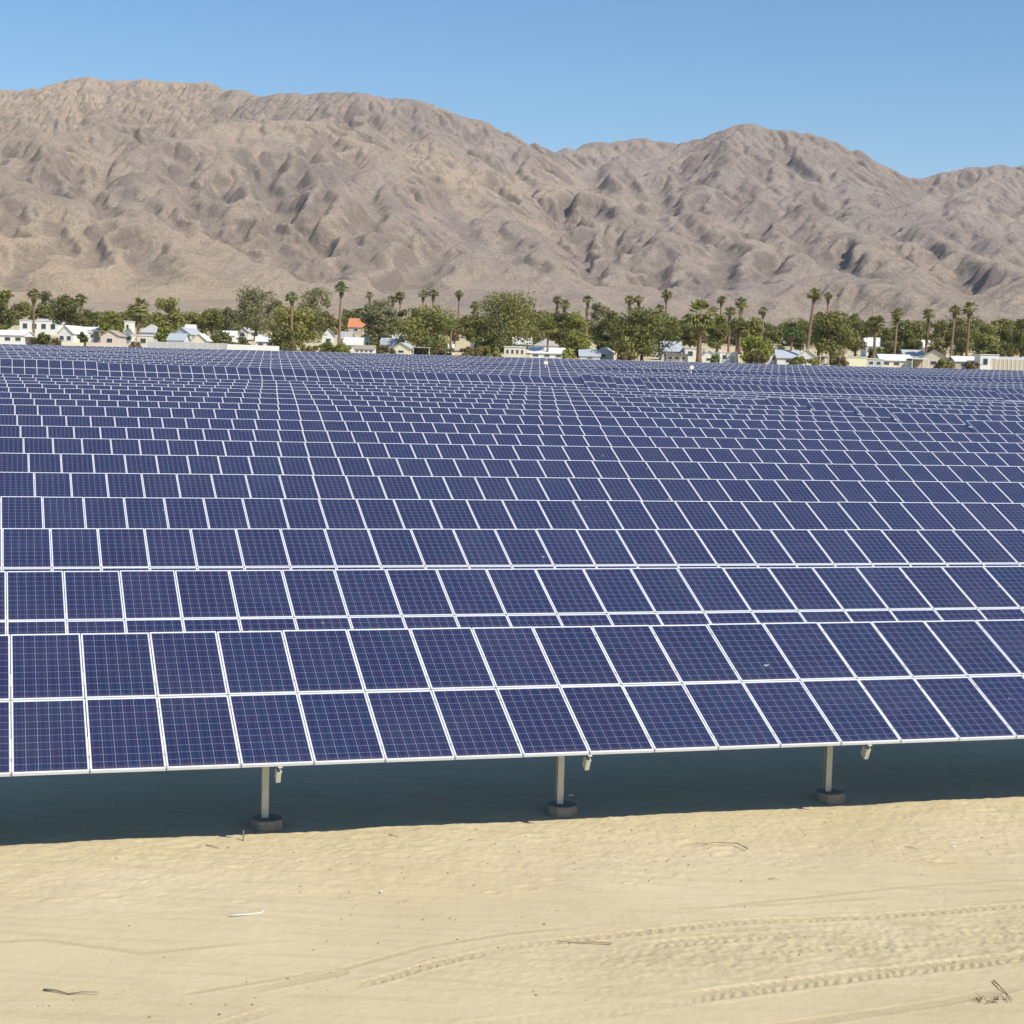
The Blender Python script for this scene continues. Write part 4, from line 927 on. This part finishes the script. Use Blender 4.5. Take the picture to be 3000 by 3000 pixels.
# ------------------------------------------------------------------ trees: (x, top, width, metres, leaves, label, ...)
TR = [
 (12,846,62,470,'dgreen','dark broad tree cut by the left edge of the picture',0.,1.0),
 (134,842,58,620,'greyg','faint grey-green tree standing behind the leftmost tall palm',.3,.7),
 (172,880,50,540,'greyg','thin grey tree between the left palm and the dark round tree',.3,.7),
 (198,866,92,480,'dgreen','dark green tree with a palm at its right side, left part of the village',0.,1.),
 (262,905,60,560,'dgreen','low dark tree left of the lime-green round tree',0.,.9),
 (325,902,66,470,'lime','round lime-green tree behind the peach home',0.,1.2),
 (452,905,70,540,'olive','olive tree between the dark shaggy palm and the forked tree',0.,.9),
 (492,872,84,500,'olive','forked olive tree with two tips above the blue-grey roofs',.2,1.),
 (560,915,80,560,'olive','low wide tree right of the forked olive tree',0.,.9),
 (618,905,84,520,'olive','sparse olive tree left of the tall eucalyptus',.3,.8),
 (668,895,60,560,'greyg','small grey tree touching the left of the eucalyptus',.3,.8),
 (748,842,124,520,'greyg','tall grey-green eucalyptus with open crown, left of centre',.35,.8),
 (800,875,70,560,'greyg','grey tree between the eucalyptus and the bright palm',.3,.8),
 (862,898,150,445,'olive','big olive bushy tree around the bright green palm',0.,1.1),
 (835,960,90,436,'dgreen','dark low bushes at the foot of the bright palm',0.,1.2),
 (916,838,104,540,'greyg','second eucalyptus with bare forked trunk left of the tallest middle palm',.35,.8),
 (958,905,52,520,'brownb','small brownish tree just left of the tallest middle palm',.2,.8),
 (1105,874,104,460,'greyg','round grey-green tree right of the orange roof',.1,1.1),
 (1165,900,60,520,'dgreen','dark tree between the round grey-green tree and the wide olive tree',0.,1.),
 (1254,884,170,450,'olive','wide olive tree with yellowish right side and palms above it',.1,1.1),
 (1330,925,60,520,'brownb','brownish tree below the single thin palm',.2,.8),
 (1392,925,62,470,'olive','small pale tree left of the biggest olive tree',.2,.9),
 (1492,858,210,470,'olive','biggest olive tree of the village, broad and rounded, near the middle',.05,1.1),
 (1440,930,110,440,'dgreen','dark lower tree in front of the biggest olive tree',0.,1.1),
 (1568,960,70,500,'olive','low tree right of the biggest olive tree',0.,.9),
 (1640,905,80,500,'dgreen','dark tree beneath the two shaggy palms right of the middle',0.,1.),
 (1690,915,90,470,'olive','yellow-green tree right of the two shaggy palms',.1,1.),
 (1752,882,74,520,'greyg','upright grey-green tree behind the third shaggy palm',.25,.9),
 (1785,905,90,450,'dgreen','dark green tree left of the large dense tree',0.,1.1),
 (1690,975,60,436,'lime','bright green bush between two white homes',0.,1.2),
 (1880,908,190,432,'dgreen','largest dense dark tree reaching down to the panels',0.,1.25),
 (1830,985,80,428,'olive','olive bush at the left foot of the large dense tree',0.,1.2),
 (1962,905,72,500,'olive','olive tree above the blue roofed grey home',.1,1.),
 (2020,935,80,520,'dgreen','dark tree left of the stout palm',0.,1.),
 (2100,915,70,520,'olive','olive tree between the stout palm and the palm cluster',.1,1.),
 (2190,925,78,440,'olive','tall olive bush right of the palm cluster',0.,1.1),
 (2212,985,90,430,'lime','bright olive bush hiding the ground right of the palm cluster',0.,1.1),
 (2262,960,70,480,'dgreen','dark low tree below the bright little palm',0.,1.),
 (2330,940,60,520,'dgreen','dark tree just left of the tallest right-hand palm',0.,1.),
 (2432,906,136,450,'olive','big rounded olive tree right of the tallest right-hand palm',0.,1.15),
 (2398,900,52,470,'brownb','dark brown crown beside the tallest right-hand palm trunk',.1,1.),
 (2505,940,90,500,'dgreen','dark tree under the two far palms',0.,1.),
 (2600,960,60,500,'dgreen','small dark tree between two short palms on the right',0.,1.),
 (2668,960,74,470,'dgreen','round dark green tree left of the shaggy lone palm',0.,1.2),
 (2740,985,60,500,'brownb','low brownish tree right of the shaggy lone palm',.1,1.),
 (2815,960,80,520,'dgreen','dark tree between the pair of right-hand palms',0.,1.),
 (2882,945,92,470,'olive','olive tree right of the rightmost tall palm',0.,1.1),
 (2940,950,70,500,'dgreen','dark tree near the right edge',0.,1.),
 (2990,930,80,480,'olive','tree cut by the right edge of the picture',0.,1.1),
 (3060,900,90,480,'dgreen','tree just beyond the right edge',0.,1.),
 (-60,860,90,480,'dgreen','tree just beyond the left edge',0.,1.),
]
for x_, t_, w_, Y_, m_, l_, op, dn in TR: tree(x_, t_, w_, Y_, m_, l_, open_=op, dens=dn, group='broad trees of the village')
BU = [
 (122,972,46,428,'dgreen','dark green bush before the carport at far left'), (240,968,34,428,'dgreen','round dark green shrub left of the peach home'),
 (160,992,60,426,'brownb','low reddish-brown bushes below the white gable at left'), (482,958,54,440,'lime','bright green bush behind the blue-grey roofs'),
 (395,1002,40,424,'brownb','small brown bush at the end of the peach wall'), (648,975,60,440,'dgreen','dark bush above the left end of the white wall'), (700,990,60,436,'dgreen','dark bush above the bright white wall'),
 (905,1010,60,426,'brownb','rusty bush at the field edge left of the tallest middle palm'), (960,1000,60,428,'olive','olive bush below the white gable at the tall palm'),
 (1005,1006,60,426,'lime','bright bush at the left end of the long brown roof'), (1098,998,70,440,'dgreen','dark hedge above the long brown roof'), (1132,1016,62,424,'brownb','yellow-brown hedge left of the pale yellow gable'),
 (1268,980,90,436,'dgreen','dark bushes at the foot of the wide olive tree'), (1300,1020,90,424,'brownb','brown hedge at the field edge below the wide olive tree'),
 (1385,1018,90,424,'brownb','brown hedge at the field edge left of the cream front'), (1440,1018,70,425,'olive','olive hedge touching the cream front'),
 (1668,1020,40,426,'lime','low bright bush beside the long white home'), (1838,1035,60,424,'brownb','rusty low plants under the large dense tree'),
 (2095,1038,30,425,'frondb','small feathery bush before the white gable by the stout palm'), (2225,1030,70,424,'brownb','orange-brown bush at the field edge right of the palm cluster'),
 (2342,1045,60,424,'olive','olive shrubs in front of the bright white gable'), (2385,1050,40,424,'lime','low green shrub at the corner of the bright white gable'),
 (2462,1045,64,424,'brownb','brown shrubs left of the pale yellow box home'), (2770,1054,70,424,'olive','clipped olive hedge below the grey roofed gable'),
 (2848,1060,48,424,'brownb','brown bush against the low tan home at the right'), (2565,1018,50,452,'dgreen','dark bush at the foot of the short palm on the right'),
 (2620,1000,70,470,'olive','olive bush in front of the far white home'),(2905,1010,80,460,'dgreen','dark bushes behind the white porch home'),
]
for x_, t_, w_, Y_, m_, l_ in BU: tree(x_, t_, w_, Y_, m_, l_, name='bush', cat='bush', low=0., dens=1.3, group='bushes of the village')
# ------------------------------------------------------------------ palms
PA = [ # x, top, Y, label, width, lean, skirt, leaves, fat
 (98,848,450,'leftmost tall palm, in front of the long flat white home',38,0,.12,'frond',1),
 (18,850,480,'palm rising from the dark tree at the left edge',36,0,.3,'frond',1),
 (236,862,490,'dark palm at the right side of the dark green tree',34,0,.5,'frond',1),
 (274,918,500,'little palm left of the lime-green round tree',26,0,.2,'frond',1),
 (404,878,450,'stout dark palm behind the hipped grey home',58,0,.4,'frond',1.5),
 (853,855,436,'bright green palm in the big olive bushy tree',36,0,.15,'frondb',1),
 (992,828,440,'tallest palm left of the middle, standing clear above the white gable',38,5,.08,'frondb',1),
 (1080,856,640,'small far palm above the round grey-green tree',22,0,.15,'frond',1),
 (1147,866,560,'left one of two palms beside the round grey-green tree',28,0,.15,'frond',1),
 (1170,856,560,'right one of two palms beside the round grey-green tree',30,0,.12,'frond',1),
 (1236,850,600,'left one of two far palms above the wide olive tree',28,0,.12,'frond',1),
 (1266,850,600,'right one of two far palms above the wide olive tree',28,0,.12,'frond',1),
 (1341,852,570,'single thin palm right of the wide olive tree',24,0,.12,'frond',1),
 (1389,883,540,'palm against the left side of the biggest olive tree',28,0,.15,'frond',1),
 (1320,940,434,'small palm with thin trunk before the wide olive tree',30,0,.1,'frondb',1),
 (1604,932,432,'short wide palm above the long white home',58,0,.05,'frond',1),
 (1628,868,560,'first of three shaggy palms right of the middle',28,0,.55,'frond',1),
 (1650,880,560,'second of three shaggy palms right of the middle',30,0,.5,'frond',1),
 (1717,866,560,'third of three shaggy palms, standing apart to the right',30,0,.6,'frond',1),
 (1840,868,580,'left one of two palms above the large dense tree',28,0,.3,'frond',1),
 (1867,866,580,'right one of two palms above the large dense tree',28,0,.15,'frond',1),
 (1947,850,540,'palm with thick head right above the blue roofed grey home',32,0,.12,'frond',1),
 (1930,893,560,'low palm leaning on the palm with the thick head',24,0,.2,'frond',1),
 (2048,886,426,'stout palm with huge head and orange trunk',92,0,.12,'frond',2.0),
 (2108,868,560,'slim dark palm left of the palm cluster',26,0,.1,'frond',1),
 (2134,898,500,'lower left palm of the cluster right of the stout palm',34,0,.5,'frond',1),
 (2166,872,520,'top palm of the cluster right of the stout palm',36,0,.45,'frond',1),
 (2158,930,440,'bushy palm in front of the cluster',46,0,.3,'frond',1.2),
 (2232,900,600,'faint far palm right of the cluster',28,0,.12,'greyg',1),
 (2318,950,440,'bright little palm above the blue and white home',44,0,.05,'frondb',1),
 (2363,845,436,'tallest right-hand palm, trunk leaning a little',40,17,.06,'frond',1.1),
 (2420,856,580,'shorter palm right behind the tallest right-hand palm',26,0,.12,'frond',1),
 (2470,918,600,'left one of two small far palms above the dark trees',22,0,.2,'frond',1),
 (2501,918,600,'right one of two small far palms above the dark trees',22,0,.2,'frond',1),
 (2561,926,432,'short palm with full head left of the far white home',54,0,.12,'frond',1.3),
 (2620,904,440,'slim leaning palm right of the short full palm',38,5,.1,'frond',1),
 (2712,906,470,'shaggy lone palm wrapped in dead fronds',34,4,.6,'frond',1),
 (2786,896,450,'left one of the pair of tall right-hand palms',32,6,.08,'frond',1),
 (2832,886,450,'right one of the pair of tall right-hand palms',42,4,.12,'frond',1),
]
for x_, t_, Y_, l_, w_, ln, sk, mt_, ft in PA: palm(x_, t_, Y_, l_, w_, ln, sk, mt_, None, ft)
# ------------------------------------------------------------------ equipment standing among the far rows
def cabinet(px, py, D, label):
    a, z = at_D(px, py, D); P = un*a+nn*D; g = float(g_field(a, D)); o = empty('equipment_cabinet', (P[0], P[1], g), TH); tag(o, label, 'equipment cabinet')
    mb = MB(); mb.box(-.06, .06, -.06, .06, 0, z-g-.4); mb.build('post', MT['steel'], o)
    mb = MB(); mb.box(-.24, .24, -.2, .2, z-g-.30, z-g+.08); mb.box(-.27, .27, -.24, .24, z-g+.08, z-g+.12); mb.build('box', MT['cream'], o)
    mb = MB(); mb.box(-.18, .18, -.22, -.2, z-g-.24, z-g+.03); mb.build('door', MT['white'], o)
cabinet(1598, 1060, 199, 'cream cabinet sticking up from the far panels near the middle')
cabinet(2025, 1074, 199, 'cream cabinet sticking up from the far panels right of the dense tree')
cabinet(2246, 1066, 246, 'white cabinet at the field edge below the orange-brown bush')
cabinet(2393, 1074, 246, 'small cabinet at the field edge below the bright white gable')

# far wood behind the village: reads as one mass
def tree_belt():
    Vs, Fs, n0 = [], [], 0; rnd = random.Random(21)
    px = -120
    while px < 3130:
        Y = rnd.uniform(590, 690); w_ = rnd.uniform(55, 110); top = rnd.uniform(906, 948) + (px-1500)*.014
        x, y, g = base_of(px, Y); h = max(2.5, spot(px, top, Y)[2]-g); V, Fq = crown_mesh(w_/FPX*Y, h, int(px)+500, .75, 0., .5)
        V = V + np.array([x, y, g]); Vs.append(V); Fs.append(Fq+n0); n0 += len(V); px += w_*rnd.uniform(.34, .66)
    o = link('far_wood', np_mesh('far_wood', np.concatenate(Vs), np.concatenate(Fs), MT['olive'], False)); tag(o, 'far mass of trees behind the village', 'trees', None, 'stuff')
tree_belt()
# ------------------------------------------------------------------ the air between here and the mountains
def haze():
    mb = MB(); mb.box(-7000, 7000, -700, 9500, -30, 640)
    m = mat('haze_air'); k = N(m); pv = k.n('ShaderNodeVolumePrincipled'); o = k.n('ShaderNodeOutputMaterial')
    pv.inputs['Color'].default_value = c4(.80, .88, 1.0); pv.inputs['Density'].default_value = HAZE; pv.inputs['Anisotropy'].default_value = .2
    k.l(pv.outputs[0], o.inputs['Volume'])
    tag(mb.build('haze', m), 'thin haze over the desert', 'haze', None, 'stuff')
HAZE = 0.000032
haze()
